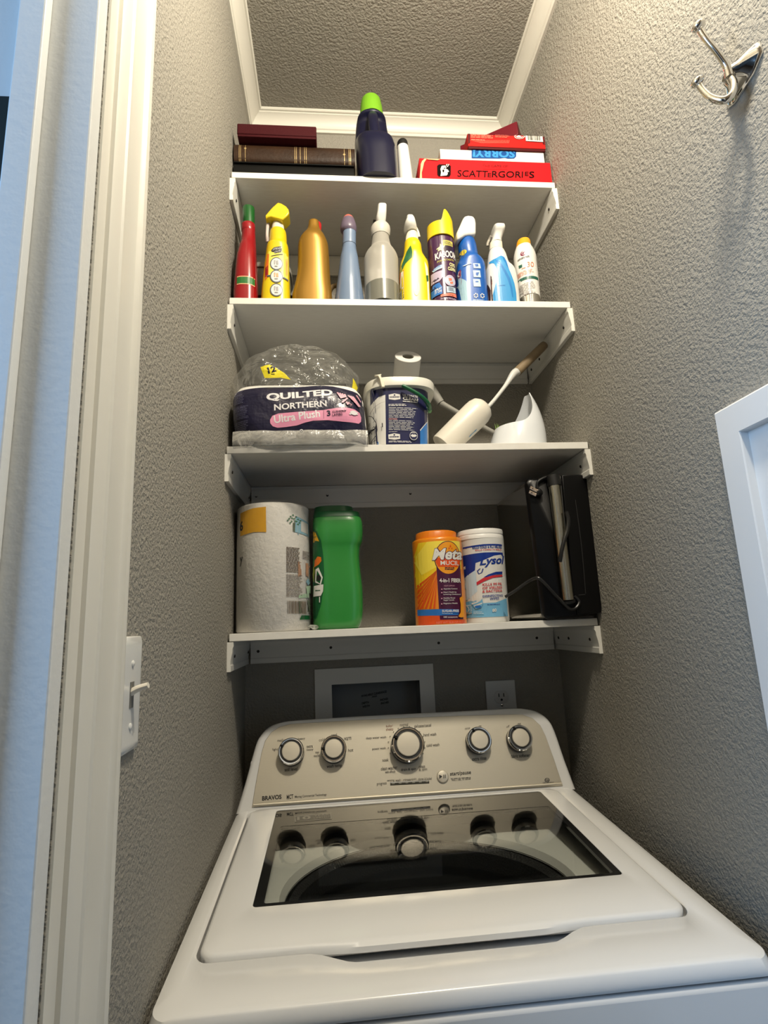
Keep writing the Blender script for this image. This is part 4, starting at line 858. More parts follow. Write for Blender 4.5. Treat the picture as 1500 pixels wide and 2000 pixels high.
bm = bmesh.new(); poly_prism_y(bm, [C7(*q) for q in ((1050, 190), (1110, 180), (1190, 188), (1218, 240), (1228, 300), (1228, 470), (1180, 480), (1120, 482), (1060, 492), (1000, 530), (940, 560), (935, 440), (985, 330), (1020, 250))], YC, YC - .023, YC + .026); finish(bm, 'trigger_head', whitepl, t, smooth=30, bevel=.006, seg=3)
bm = bmesh.new(); loft(bm, psecs(R(C7, [(455, 1010, 1228), (480, 1003, 1232)]), YC), 32, 2, 1); finish(bm, 'collar', whitepl, t)
# white and blue spray
t = thing('spray_bottle', 'white spray bottle with a sky blue swoosh, left of the sunscreen', 'spray bottle', (.60, YC, z2))
b_, f = bottle('body', whitepl, t, R(D10, [(745, 285, 550), (770, 275, 580), (850, 256, 618), (1000, 242, 662), (1080, 236, 700), (1150, 214, 785, 1.3, 2.3), (1220, 206, 815, 1.4, 2.6), (1400, 208, 850, 1.4, 3), (1600, 214, 875, 1.4, 3), (1815, 226, 897, 1.4, 3)]), YC, z2)
pr = Print(*f, .005, .0004, .0001, D10); sky = mat('swoosh_sky', (56, 148, 208), .35); sky2 = mat('swoosh_deep', (32, 120, 190), .35); brn = mat('label_brown', (64, 40, 36), .4)
pr.poly([(265, 850), (330, 860), (440, 850), (540, 800), (610, 830), (640, 900), (690, 1080), (760, 1240), (820, 1400), (860, 1600), (870, 1812), (390, 1812), (380, 1600), (420, 1420), (460, 1260), (450, 1100), (400, 960), (330, 900)], sky)
pr.poly([(420, 880), (480, 920), (560, 1020), (640, 1150), (720, 1300), (770, 1500), (790, 1700), (770, 1700), (730, 1500), (660, 1300), (560, 1100), (470, 980)], sky2); pr.poly([(560, 820), (615, 850), (640, 920), (700, 1110), (640, 1020), (590, 900)], sky2)
pr.poly([(206, 1180), (250, 1230), (300, 1330), (345, 1500), (350, 1800), (225, 1812), (210, 1500)], brn); pr.poly([(240, 1300), (290, 1360), (300, 1500), (250, 1560)], mat('label_rust', (126, 62, 38), .4)); pr.lines(470, 1440, 620, 1470, 1, sky2, .5, 0, 0); pr.build('label', b_)
bm = bmesh.new(); loft(bm, psecs(R(D10, [(580, 300, 535), (595, 290, 540), (745, 278, 552)]), YC), 40, 2, 1); finish(bm, 'collar', cream, t)
bm = bmesh.new(); loft(bm, psecs(R(D10, [(275, 345, 470, 1.5, 3), (290, 340, 520, 1.8, 4), (330, 335, 560, 2, 4), (400, 342, 562, 2, 4), (450, 340, 545, 1.7, 3), (540, 322, 520, 1.4, 2.6), (600, 300, 530, 1.2)]), YC), 40, 3, 2); finish(bm, 'trigger_head', whitepl, t)
bm = bmesh.new(); tube(bm, [at(*D10(320, 440), YC), at(*D10(275, 520), YC + .006), at(*D10(238, 600), YC + .006), at(*D10(240, 650), YC + .006)], [.004, .0032, .003, .003], 4, 10); finish(bm, 'trigger', mat('trigger_grey', (170, 164, 152), .4), t)
# sunscreen can
t = thing('aerosol_can', 'white sunscreen spray can with orange cap and green bands', 'aerosol can', (.66, YC, z2))
b_, f = bottle('body', whitepl, t, R(D10, [(650, 850, 1132), (690, 838, 1150), (760, 815, 1190), (830, 800, 1222), (900, 792, 1242), (1000, 800, 1252), (1300, 848, 1288), (1700, 905, 1325), (1730, 910, 1328)]), YC, at(*D10(1110, 1760), YC).z, k=1)
pr = Print(*f, .005, .0004, .0001, D10); gr2 = mat('band_deep_green', (34, 92, 78), .4); org2 = mat('print_orange_pale', (226, 128, 84), .4); gry = mat('print_grey', (150, 140, 136), .5)
pr.ell(975, 820, 48, 52, wine); pr.ell(985, 812, 36, 38, whitepl); pr.polys([[(955, 800), (1010, 785), (985, 830), (1000, 845), (960, 840)]], wine)
pr.lines(892, 905, 1100, 945, 2, dk2, .45, -.1)
zA = f[1](*D10(1075, 1300))[1]; zB = f[1](*D10(1075, 1355))[1]; xa = f[1](*D10(845, 1330))[0]; xb = f[1](*D10(1300, 1330))[0]
pr.polys([[Vector((xa, zA)), Vector((xb, zA)), Vector((xb, zB)), Vector((xa, zB))]], gr2); zA = f[1](*D10(900, 1030))[1]; zB = f[1](*D10(900, 1085))[1]; xb = f[1](*D10(965, 1050))[0]; xa = f[1](*D10(800, 1050))[0]
pr.polys([[Vector((xa, zA)), Vector((xb, zA)), Vector((xb, zB)), Vector((xa, zB))]], gr2)
pr.text('30', (1050, 1115), (1190, 1112), (1045, 1015), org2, -.005); pr.lines(960, 1110, 1040, 1135, 1, org2, .5); pr.lines(880, 1180, 1195, 1275, 4, org2, .3, -.06); pr.lines(885, 1440, 1230, 1690, 8, gry, .28, -.08); pr.build('label', b_)
bm = bmesh.new(); S_ = psecs(R(D10, [(1740, 918, 1322), (1815, 930, 1330)]), YC, z2); loft(bm, S_, 40, 2, 1); finish(bm, 'metal_base', chrome, t)
bm = bmesh.new(); loft(bm, psecs(R(D10, [(535, 900, 1085), (545, 870, 1112), (580, 855, 1128), (655, 846, 1136), (660, 842, 1138), (690, 838, 1144)]), YC), 40, 2, 1); finish(bm, 'cap', mat('orange_cap', (240, 166, 36), .35), t)
# half hidden things behind the bottles
t = thing('storage_tub', 'pale grey tub half hidden behind the red and yellow bottles', 'tub', (.08, -.12, z2))
tubg = mat('tub_grey', (176, 172, 160), .45)
bm = bmesh.new(); loft(bm, [(z2 + .068, .022, .118, -.165, -.065, 4), (z2 + .150, .018, .122, -.170, -.060, 4)], 48, 4); finish(bm, 'body', tubg, t)
bm = bmesh.new(); loft(bm, [(z2 + .150, .014, .126, -.174, -.056, 4), (z2 + .162, .014, .126, -.174, -.056, 4), (z2 + .165, .020, .120, -.168, -.062, 4)], 48, 4); finish(bm, 'lid', tubg, t)
t = thing('storage_box', 'dark maroon box under the grey tub behind the bottles', 'box', (.09, -.12, z2))
box('box_base', mar, t, .016, .150, -.185, -.05, z2, z2 + .058, bevel=.001); box('box_lid', mar, t, .0145, .1515, -.1865, -.0485, z2 + .040, z2 + .0677, bevel=.002)
t = thing('handbag', 'dark bag with tan strap half hidden behind the gold bottle', 'bag', (.27, -.12, z2))
bm = bmesh.new(); loft(bm, [(z2, .205, .335, -.155, -.065, 3), (z2 + .03, .20, .34, -.16, -.06, 3), (z2 + .06, .208, .332, -.15, -.07, 3), (z2 + .066, .225, .315, -.135, -.085, 3)], 48, 3, 3); finish(bm, 'body', mat('bag_dark', (30, 34, 30), .6), t)
bm = bmesh.new(); tube(bm, [Vector((.212, -.150, z2 + .055)), Vector((.218, -.163, z2 + .095)), Vector((.235, -.165, z2 + .108)), Vector((.262, -.163, z2 + .095)), Vector((.285, -.156, z2 + .055))], .006, 6, 10, flat=.5); finish(bm, 'strap', mat('strap_tan', (140, 112, 62), .6), t)

# ------------------------------------------------------------------ third shelf
z3 = SZ[2] + .0003
H5 = crop(440, 690, 5); G7 = crop(700, 680, 7.5); I4 = crop(780, 580, 3.75); J5 = crop(450, 970, 5.5556); K7 = crop(790, 1020, 6.818); L6 = crop(980, 910, 6.248)
t = thing('toilet_paper_pack', 'half-empty navy toilet paper pack in clear plastic, at the left of the third shelf', 'toilet paper', (.15, -.18, z3))
nvw = mat('wrap_navy', (22, 20, 50), .3, coat=.12, bump=(28, 3, .006, .7)); rollw = mat('tissue_white', (232, 230, 224), .85, bump=(200, 2, .0006, .6)); clearw = film('clear_film', (240, 240, 236), .16, .05, (16, .03), edge=.34, shine=.55)
rollgrey = film('film_over_rolls', (208, 206, 198), .15, .62, (26, .008))
def packsec(rows):
    out = []
    for v, ul, ur, yf in rows:
        a, b = at(ul, v, yf + .012), at(ur, v, yf + .012); out.append(((a.z + b.z) / 2, a.x, b.x, yf, -.062, 5))
    return sorted(out)
bm = bmesh.new()
ps = packsec([(757, 457, 702, -.280), (763, 450, 708, -.290), (775, 447, 713, -.300), (800, 448, 717, -.305), (822, 450, 719, -.306), (845, 459, 720, -.303), (857, 463, 720, -.299), (866, 468, 719.5, -.293)])
ps[0] = (z3 + .0006,) + ps[0][1:]
loft(bm, ps, 96, 5, 3)
for v in bm.verts:                                     # soft dents of a loose pack
    n = math.sin(v.co.x * 60) * math.sin(v.co.z * 75 + 1) * .0022
    if v.co.y < -.2: v.co.y += n
    if v.co.x < .05: v.co.x = max(v.co.x, .0035)
S, PX = press(bm, -.303); pk = finish(bm, 'wrapped_rolls', rollw, t, smooth=60)
pr = Print(S, PX, .006, .0008, .00025, H5)
silv2 = mat('print_soft_white', (226, 224, 226), .35); pink = mat('print_pink', (226, 148, 178), .35); pinkd = mat('print_dusty_pink', (214, 160, 176), .4); yl3 = mat('tag_yellow', (236, 220, 50), .35)
pr.poly([(95, 318), (330, 310), (560, 302), (700, 300), (930, 276), (1050, 286), (1200, 322), (1290, 338), (1375, 400), (1400, 640), (1402, 850), (1300, 836), (1000, 828), (700, 826), (560, 838), (420, 880), (250, 905), (190, 938), (100, 760), (50, 640), (22, 430), (40, 380)], nvw)
pr.text('QUILTED', (405, 478), (1052, 418), (398, 392), silv2, .04)
pr.text('NORTHERN', (480, 566), (992, 522), (477, 502), silv2, .025)
pr.poly([(520, 596), (720, 580), (960, 560), (1100, 540), (1180, 533), (1260, 538), (1310, 560), (1326, 600), (1324, 645), (1300, 672), (1150, 668), (1000, 660), (860, 664), (780, 682), (700, 708), (600, 722), (510, 730), (465, 718), (441, 690), (440, 655), (462, 618)], pink)
pr.text('Ultra Plush', (482, 692), (928, 628), (474, 618), silv2, .02); pr.polys([[(960, 563), (963, 563), (963, 645), (960, 646)]], nvw)
pr.text('3', (995, 622), (1030, 618), (990, 568), nvw, .03); pr.text('CUSHIONY', (1045, 592), (1180, 578), (1045, 572), nvw, .02); pr.text('LAYERS', (1045, 622), (1142, 612), (1045, 600), nvw, .02)
pr.polys([[(1205 + i * 8, 590 - i * 22), (1290, 560 + i * 20), (1288, 570 + i * 20), (1212 + i * 6, 602 - i * 10)] for i in range(2)], silv2); pr.ell(1250, 578, 32, 22, silv2)
ch = []
for i in range(4):
    o = i * 26
    ch.append([(1085 + o * .9, 380 + o * .2), (1100 + o * .9, 376 + o * .2), (1140 + o * .55, 440 - o * .2), (1125 + o * .55, 446 - o * .2)])
    ch.append([(1190 + o * .8, 405 + o * .1), (1206 + o * .8, 402 + o * .1), (1318 - (3 - i) * 4, 490 - o * .1 + 10), (1305 - (3 - i) * 4, 506 - o * .1)] if i < 3 else [(1270, 390), (1282, 388), (1318, 440), (1312, 450)])
    ch.append([(1185 - o * .6, 430 + o * .75), (1196 - o * .6, 440 + o * .75), (1140 + 8 - i * 2, 486 + i * 6), (1128 + 8 - i * 2, 478 + i * 6)] if i < 2 else [(1200 + o * .1, 440 + o), (1212 + o * .1, 440 + o), (1235, 480 + i * 8), (1225, 492 + i * 6)])
pr.polys(ch, pinkd); pr.poly([(1172, 482), (1182, 475), (1192, 484), (1204, 476), (1210, 492), (1188, 512)], pinkd)
pr.poly([(455, 826), (692, 760), (692, 815), (600, 835), (458, 862)], silv2); pr.text('FLUSHABLE', (475, 848), (590, 820), (473, 830), nvw, .02); pr.text('FREE', (600, 815), (675, 796), (600, 790), nvw, .02)
pr.ell(745, 765, 20, 20, silv2); pr.ell(745, 765, 12, 12, nvw); pr.ell(745, 765, 5, 5, silv2); pr.text('SEPTIC', (715, 800), (780, 796), (715, 788), silv2, .01); pr.text('SAFE', (725, 815), (772, 812), (725, 804), silv2, .01)
pr.poly([(112, 780), (250, 744), (262, 890), (205, 938), (165, 880)], silv2); pr.polys([[(140 + i * 11, 776 - i * 2.5), (146 + i * 11, 775 - i * 2.5), (182 + i * 8, 885 - i * 3), (178 + i * 8, 887 - i * 3)] for i in range(10)], nvw)
gtx = mat('print_slate', (96, 96, 122), .5); pr.lines(95, 360, 190, 500, 8, gtx, .35); pr.lines(95, 520, 240, 640, 10, gtx, .3); pr.lines(100, 655, 240, 740, 6, gtx, .35)
pr.build('printed_wrap', pk)
# loose clear plastic above and round the foot
bm = bmesh.new()
yd = -.235
D = psecs([(694, 555, 600, 2.5), (695.5, 535, 625, 1.4), (699, 512, 648, .95), (705, 495, 668, .8), (715, 478, 682, .72), (730, 464, 694, .68), (745, 455, 701, .66)], yd)
D = [[s[0], s[1], s[2], max(s[3], -.285), min(s[4], -.06), 3] for s in D]
base = ps[-1]; D = [[base[0] - .004, base[1] + .0, base[2] - .0, -.283, -.060, 4.5]] + D
loft(bm, D, 96, 3, 5)
bm.verts.ensure_lookup_table()
zt_ = max(v.co.z for v in bm.verts); zb_ = base[0]
for v in bm.verts:
    k = min(max((v.co.z - zb_) / .03, 0), 1); c = Vector((.14, -.17, v.co.z)); r = (v.co - c)
    a_ = math.atan2(r.y, r.x)
    w = (math.sin(a_ * 9 + v.co.z * 90) * .5 + math.sin(a_ * 17 - v.co.z * 140 + 2) * .35 + math.sin(v.co.x * 110 + v.co.y * 90) * .4) * .0038 * k
    v.co += r.normalized() * w if r.length > 1e-4 else Vector((0, 0, w)); v.co.x = max(v.co.x, .004)
S2_, PX_ = press(bm, -.24); dome = finish(bm, 'plastic_top', clearw, t, smooth=25)
pr = Print(S2_, PX_, .008, .0008, .0002, H5)
pr.poly([(370, 225), (450, 205), (530, 238), (600, 290), (655, 345), (560, 328), (408, 326)], yl3); pr.text('12', (444, 292), (520, 266), (432, 238), nvw, .04); pr.lines(470, 290, 515, 300, 1, nvw, .6); pr.polys([[(530, 240), (540, 238), (541, 248), (532, 250)]], nvw)
pr.build('yellow_tag', dome); pr = Print(S2_, PX_, .008, .0008, .0002, H5)
pr.poly([(1242, 285), (1290, 345), (1275, 392), (1232, 385), (1240, 330)], yl3); pr.build('yellow_tag', dome)
bm = bmesh.new(); a = []
for i in range(49):
    f_ = i / 48; x = .018 + (.286 - .018) * f_; s_ = math.sin(x * 140) * .0012 + math.sin(x * 57 + 1) * .0015
    a.append((x, s_))
bridge(bm, [[Vector((x, -.306 + .004 * (2 * abs(i / 48 - .5)) ** 4 + s_ + dy_, z3 + zz)) for i, (x, s_) in enumerate(a)] + [Vector((x, -.304 + .004 * (2 * abs(i / 48 - .5)) ** 4 + s_ + dy_, z3 + zz)) for i, (x, s_) in reversed(list(enumerate(a)))] for zz, dy_ in ((.024, -.0015), (.016, -.0045), (.006, -.006), (-.005, -.0045), (-.0095, .000), (-.009, .004))], True, True)
bmesh.ops.recalc_face_normals(bm, faces=bm.faces); finish(bm, 'plastic_skirt', film('skirt_film', (228, 226, 218), .16, .28, (30, .006), edge=.25, shine=0), t, smooth=40)

# bucket
t = thing('bucket', 'white plastic bucket with navy cleaning label and green handle on the third shelf', 'bucket', (.365, -.20, z3))
milk = mat('milky_plastic', (224, 222, 212), .3)
yb_ = -.203
bm = bmesh.new()
zr = at(709, 759, yb_).z * .5 + at(845, 770, yb_).z * .5
bl_, brt = at(714, 790, yb_), at(836, 790, yb_); bl2, br2 = at(722, 868, yb_), at(834, 868, yb_); tl_, tr_ = at(709.5, 759, yb_), at(844.5, 770, yb_)
hw = lambda a, b: (b.x - a.x) / 2
def sq(z, x0, x1, g=0): w = (x1 - x0) / 2; return (z, x0 - g, x1 + g, yb_ - w - g, yb_ + w + g, 3.0)
xs0, xs1 = bl_.x + .002, brt.x - .002
so = [sq(z3, bl2.x + .004, br2.x - .004), sq(z3 + .003, bl2.x + .001, br2.x - .001), sq(zr - .020, xs0, xs1), sq(zr - .019, tl_.x + .001, tr_.x - .001), sq(zr - .002, tl_.x, tr_.x), sq(zr, tl_.x + .001, tr_.x - .001)]
si = [sq(zr, tl_.x + .004, tr_.x - .004), sq(zr - .02, xs0 + .002, xs1 - .002), sq(z3 + .005, bl2.x + .004, br2.x - .004)]
bridge(bm, [sup(s[1], s[2], s[3], s[4], s[0], s[5], 64) for s in so + si], True, True); bmesh.ops.recalc_face_normals(bm, faces=bm.faces)
S, PX = press(bm, yb_ - .07); bod = finish(bm, 'body', milk, t, smooth=40)
pr = Print(S, PX, .006, .0005, .00015, G7); nv2 = mat('label_navy', (26, 30, 74), .35, coat=.2); sk2 = mat('label_blue', (52, 118, 190), .35); hand = mat('marker_black', (28, 28, 36), .5)
xa, xb = PX(*G7(66, 700))[0], PX(*G7(1050, 700))[0]; za_, zb_ = z3 + .002, zr - .0215
pr.polys([[Vector((xa, za_)), Vector((xb, za_)), Vector((xb, zb_)), Vector((xa, zb_))]], nv2)
pr.poly([(398, 672), (412, 1388), (300, 1375), (200, 1330), (150, 1220), (130, 1050), (140, 880), (200, 760), (300, 690)], labw); pr.poly([(160, 1335), (230, 1350), (265, 1420), (180, 1425)], sk2)
pr.poly([(1032, 1020), (1034, 1425), (915, 1415), (912, 1180)], sk2); pr.polys([[(1032, 1012), (1032, 1024), (916, 1186), (908, 1178)]], labw)
for y0 in (660, 1235): pr.poly([(445, y0 + 15), (530, y0), (612, y0 + 15), (616, y0 + 82), (532, y0 + 95), (450, y0 + 80)], labw); pr.ell(530, y0 + 24, 12, 12, nv2); pr.lines(462, y0 + 44, 600, y0 + 62, 1, nv2, .8, 0, 0)
pr.text('ULTIMATE', (650, 700), (870, 722), (650, 668), labw, .02); pr.text('CLEAN', (650, 752), (872, 775), (652, 708), labw, .05); pr.lines(650, 768, 865, 792, 1, labw, .5, .06, 0)
pr.lines(445, 815, 715, 850, 2, labw, .5); pr.lines(450, 862, 870, 1020, 7, labw, .3, .03); pr.text('CAUTION', (448, 1036), (570, 1042), (448, 1018), mat('print_salmon', (236, 170, 160), .4), .03); pr.lines(450, 1050, 860, 1200, 7, labw, .3, .03); pr.lines(450, 1212, 600, 1222, 1, labw, .5); pr.lines(452, 1345, 860, 1375, 2, labw, .4, .02)
pr.ell(810, 1272, 58, 64, labw); pr.ell(810, 1272, 52, 57, nv2); pr.polys([[(765, 1270), (790, 1250), (812, 1258), (830, 1250), (856, 1272), (830, 1290), (790, 1292)]], labw); pr.lines(775, 1225, 845, 1240, 1, labw, .6)
def stroke(p, w, m): pr.polys([[(a_[0] - w, a_[1]), (a_[0] + w, a_[1] + w * .4), (b_[0] + w, b_[1] + w * .4), (b_[0] - w, b_[1])] for a_, b_ in zip(p, p[1:])], m)
stroke([(190, 905), (240, 960), (285, 1060), (300, 1160), (285, 1240), (240, 1290), (180, 1310)], 5, hand); stroke([(150, 1030), (210, 1022)], 5, hand); stroke([(185, 1025), (188, 1080)], 4, hand)
stroke([(165, 1120), (185, 1145), (200, 1110), (225, 1145), (235, 1200), (215, 1190)], 4, hand); stroke([(240, 1120), (260, 1100), (275, 1130), (290, 1085), (290, 1115)], 4, hand); stroke([(340, 1075), (365, 1080), (368, 1140), (345, 1130)], 5, hand)
stroke([(215, 900), (260, 830), (340, 790), (396, 780)], 4, gry); pr.build('label', bod)
bm = bmesh.new(); tube(bm, [at(*G7(640, 545), yb_ - .082), at(*G7(700, 575), yb_ - .082), at(*G7(800, 630), yb_ - .081), at(*G7(900, 690), yb_ - .078), at(*G7(980, 760), yb_ - .070), at(*G7(1030, 835), yb_ - .058), at(*G7(1050, 890), yb_ - .040)], [.0036, .0042, .0042, .0042, .0044, .0048, .004], 5, 12); finish(bm, 'handle', mat('handle_green', (18, 92, 56), .35), t)
bm = bmesh.new(); q = at(*G7(1052, 900), yb_ - .030); lathe(bm, q - Vector((.006, 0, 0)), (1, -.3, 0), [(.008, 0), (.008, .007), (.004, .009)], 16); finish(bm, 'handle_lug', mat('lug_green', (112, 170, 110), .4), t)
bm = bmesh.new(); poly_prism_y(bm, [G7(*q) for q in ((262, 405), (332, 392), (334, 408), (322, 415), (345, 455), (372, 470), (384, 580), (338, 582), (312, 470), (286, 418), (236, 415), (234, 406))], yb_ - .074, yb_ - .079, yb_ - .071); finish(bm, 'clip', cream, t, smooth=20, bevel=.0008)
t = thing('toilet_roll', 'small white paper roll standing tilted in the bucket', 'toilet roll', (.39, -.17, 1.83))
ax = Vector((.03, -.78, .64)).normalized(); ct_ = at(797, 696, -.188); rr_ = .0305
bm = bmesh.new(); e_ = ct_ - ax * .066
lathe(bm, e_, ax, [(.0135, .002), (rr_ - .001, 0), (rr_, .001), (rr_, .065), (rr_ - .001, .066), (.0135, .066), (.0130, .050)], 48, cap=False); ro_ = finish(bm, 'paper', rollw, t, smooth=40)
bm = bmesh.new(); lathe(bm, e_, ax, [(.0134, .003), (.0134, .064), (.0126, .064), (.0126, .003)], 32, cap=False); finish(bm, 'cardboard_core', mat('core_card', (186, 180, 160), .8), t)
t = thing('scrub_wand', 'grey plastic wand leaning down from behind the bucket', 'brush', (.50, -.10, z3))
gw = mat('wand_grey', (168, 166, 158), .4)
w0, w1, w2 = at(843, 762, -.105), at(860, 787, -.105), at(894, 806, -.105); dw = (w2 - w1).normalized(); w3 = w2 + dw * ((w2.z - z3 - .006) / max(-dw.z, .05))
bm = bmesh.new(); tube(bm, [w0 + (w0 - w1) * .6, w0, w1], [.011, .0125, .0105], 4, 16); finish(bm, 'wand_head', gw, t)
bm = bmesh.new(); tube(bm, [w1, w2, w3], [.0085, .0065, .006], 4, 14); finish(bm, 'stick', gw, t)

# toilet brush in its holder, leaning over to the right
hb = at(864.5, 868.5, -.2); ht = at(934, 801, -.2); axh = (ht - hb).normalized()
t = thing('toilet_brush_holder', 'cream cylindrical brush holder lying tilted beside the bucket', 'brush holder', (hb.x, -.2, z3))
Lh = (ht - hb).length
bm = bmesh.new(); lathe(bm, hb, axh, [(.024, .006), (.0265, .006), (.0270, 0), (.0292, .0), (.0298, .003), (.0325, Lh * .9), (.0318, Lh * 1.0), (.0285, Lh * 1.10), (.021, Lh * 1.16), (.012, Lh * 1.185), (.0085, Lh * 1.185), (.008, Lh * 1.15)], 56); 
lowz_ = min(v.co.z for v in bm.verts)
for v in bm.verts: v.co.z += z3 - lowz_ + .0005
hb.z += z3 - lowz_ + .0005
S, PX = press(bm, -.228); cyl = finish(bm, 'canister', mat('holder_cream', (234, 228, 214), .35), t, smooth=45)
pr = Print(S, PX, .006, .0004, .0001, I4); pr.poly([(575, 1060), (600, 1010), (622, 998), (630, 1020), (612, 1055), (585, 1078)], sky); pr.poly([(590, 1058), (606, 1022), (616, 1024), (604, 1052)], labw); pr.build('label', cyl)
t = thing('toilet_brush', 'toilet brush stick with taupe grip rising out of the cream holder', 'brush', (.58, -.19, 1.75))
s0 = hb + axh * (Lh * 1.19); s1 = at(*I4(655, 800), -.198); s2 = at(*I4(770, 660), -.185); s3 = at(*I4(835, 565), -.178); s4 = at(*I4(866, 545), -.174); s5 = atx(1063, 674, .7385)
bm = bmesh.new(); tube(bm, [s0, s1, s2, s3, s4], [.0045, .0045, .0048, .0085, .0098], 6, 20); finish(bm, 'stick', whitepl, t)
dg = (s5 - s4).normalized()
bm = bmesh.new(); tube(bm, [s4 - dg * .002, s4 + (s5 - s4) * .5, s5 - dg * .004, s5], [.0108, .0108, .0104, .0075], 4, 20); finish(bm, 'grip', mat('grip_taupe', (150, 132, 104), .45, mottle=(40, (128, 108, 82), .3, .8)), t)

# white scoop shaped cone with cut-out
t = thing('scoop', 'glossy white cone-shaped plastic scoop with a swooping cut-away front', 'scoop', (.60, -.19, z3))
yc_ = -.195; n = 72; rowsz = 14
a0, a1 = at(952, 868, yc_), at(1062.5, 868, yc_); cx0 = (a0.x + a1.x) / 2; r0_ = (a1.x - a0.x) / 2
tipz_ = at(1018, 770, yc_).z; lipz = at(967, 836, yc_).z; tx = at(1022, 772, yc_).x
def rim(a):
    k = sm(-.55, .75, math.cos(a - math.radians(8))); k2 = k ** 1.7
    return lipz - .004 + (tipz_ - lipz + .004) * k2
def cone(z, a, th=0):
    u_ = (z - z3) / (tipz_ - z3); r = r0_ * (1 - .10 * u_ - .58 * u_ * u_ - .06 * u_ ** 3) - th; cx = cx0 + (tx - cx0 - .002) * u_
    return Vector((cx + r * math.cos(a), yc_ + r * math.sin(a), z))
bm = bmesh.new()
rings = [[cone(z3 + (rim(2 * math.pi * i / n) - z3) * j / rowsz, 2 * math.pi * i / n) for i in range(n)] for j in range(rowsz + 1)]
rin = [[cone(z3 + .002 + (rim(2 * math.pi * i / n) - z3 - .002) * j / rowsz, 2 * math.pi * i / n, .0022) for i in range(n)] for j in range(rowsz, -1, -1)]
bridge(bm, rings + rin, True, True); bmesh.ops.recalc_face_normals(bm, faces=bm.faces); finish(bm, 'shell', mat('glossy_white', (232, 236, 240), .14, coat=.4), t, smooth=50)
t = thing('artificial_plant', 'little tuft of green leaves peeking over the white scoop', 'plant', (at(978, 835, -.09).x, -.09, z3))
pc_ = at(979, 835, -.09); lm = mat('leaf_fresh', (120, 156, 70), .5)
bm = bmesh.new(); lathe(bm, (pc_.x, -.09, z3), (0, 0, 1), [(.020, 0), (.026, .035), (.026, .038), (.022, .038), (.021, .03)], 28); finish(bm, 'pot', mat('pot_white', (220, 218, 212), .4), t)
bm = bmesh.new(); topz = at(978, 823, -.09).z
for i in range(16):
    a = random.uniform(0, 6.28); l = random.uniform(.004, .015); h_ = random.uniform(.78, 1.0) * (topz - z3 - .03); w = .0016
    p0 = Vector((pc_.x + math.cos(a) * .004, -.09 + math.sin(a) * .004, z3 + .03)); p2 = p0 + Vector((math.cos(a) * l, math.sin(a) * l, h_)); p1 = (p0 + p2) / 2 + Vector((0, 0, h_ * .12))
    tube(bm, [p0, p1, p2], [w, w * 1.5, .0003], 4, 6, flat=.3)
finish(bm, 'leaves', lm, t, smooth=60, weld=False)

# ------------------------------------------------------------------ bottom shelf
z4 = SZ[3] + .0003
t = thing('paper_towel_roll', 'wrapped white paper towel roll with yellow corner patch at the left of the bottom shelf', 'paper towels', (.09, -.155, z4))
pa, pb = at(463, 1110, -.155), at(605, 1110, -.155); pcx = (pa.x + pb.x) / 2; pr_ = (pb.x - pa.x) / 2; ptz = (at(466, 994, -.155).z + at(604, 994, -.155).z) / 2
pcx = max(pcx, pr_ + .004)
towel = mat('towel_white', (246, 242, 234), .7, bump=(120, 2, .0015, .7))
ypt = -.231 + pr_
bm = bmesh.new(); lathe(bm, (pcx, ypt, z4), (0, 0, 1), [(.02, 0), (pr_ - .003, 0), (pr_, .003), (pr_, ptz - z4 - .004), (pr_ - .005, ptz - z4), (.02, ptz - z4), (.0195, ptz - z4 - .03)], 72)
S, PX = press(bm, ypt - pr_); rl = finish(bm, 'roll', towel, t, smooth=45)
pr = Print(S, PX, .006, .0011, .0002, J5); orgy = mat('patch_amber', (232, 172, 22), .4); tgrey = mat('text_brown_grey', (126, 112, 98), .6); bark = mat('print_bark', (92, 104, 84), .5); skyp = mat('print_sky', (150, 196, 214), .4)
pr.poly([(84, 150), (240, 118), (386, 110), (390, 385), (250, 380), (82, 405)], orgy); pr.text('6', (78, 350), (122, 345), (80, 240), dk2, .03); pr.build('yellow_patch', rl); pr = Print(S, PX, .006, .0011, .0002, J5); pr.text('y', (76, 742), (114, 735), (78, 640), dk2, .02); pr.build('lettering', rl); pr = Print(S, PX, .006, .0011, .0002, J5)
pr.poly([(700, 190), (850, 238), (862, 270), (855, 392), (690, 368)], skyp); pr.polys([[(752, 235), (846, 250), (846, 368), (752, 350)]], labw)
pr.poly([(668, 270), (692, 268), (690, 368), (668, 362)], bark)
pr.polys([[(x - 13, y), (x, y - 9), (x + 13, y), (x, y + 9)] for x, y in ((630, 230), (645, 205), (655, 255), (670, 185), (680, 225), (700, 200), (705, 250), (720, 225), (735, 260), (640, 275), (615, 250), (690, 250), (660, 220), (720, 280), (745, 235))], mat('print_leaf', (70, 120, 84), .5))
pr.build('tree_print', rl); pr = Print(S, PX, .006, .0011, .0002, J5)
pr.lines(602, 540, 742, 820, 19, tgrey, .62, 0, .12); pr.lines(770, 565, 845, 660, 6, tgrey, .5); pr.lines(602, 840, 772, 1090, 15, tgrey, .45, 0, .2); pr.bars(612, 1128, 806, 1268, tgrey, 30)
pr.poly([(800, 700), (850, 690), (852, 850), (800, 840)], mat('print_tan', (196, 150, 120), .5)); pr.poly([(800, 905), (822, 865), (842, 905), (822, 945)], skyp); pr.poly([(755, 1285), (850, 1285), (848, 1330), (735, 1334)], leaf); pr.poly([(810, 1110), (860, 1125), (872, 1260), (830, 1230)], bark); pr.poly([(800, 960), (845, 940), (850, 1090), (812, 1080)], mat('print_mint', (176, 206, 176), .5)); pr.build('label', rl)
bm = bmesh.new()
ringsP = []
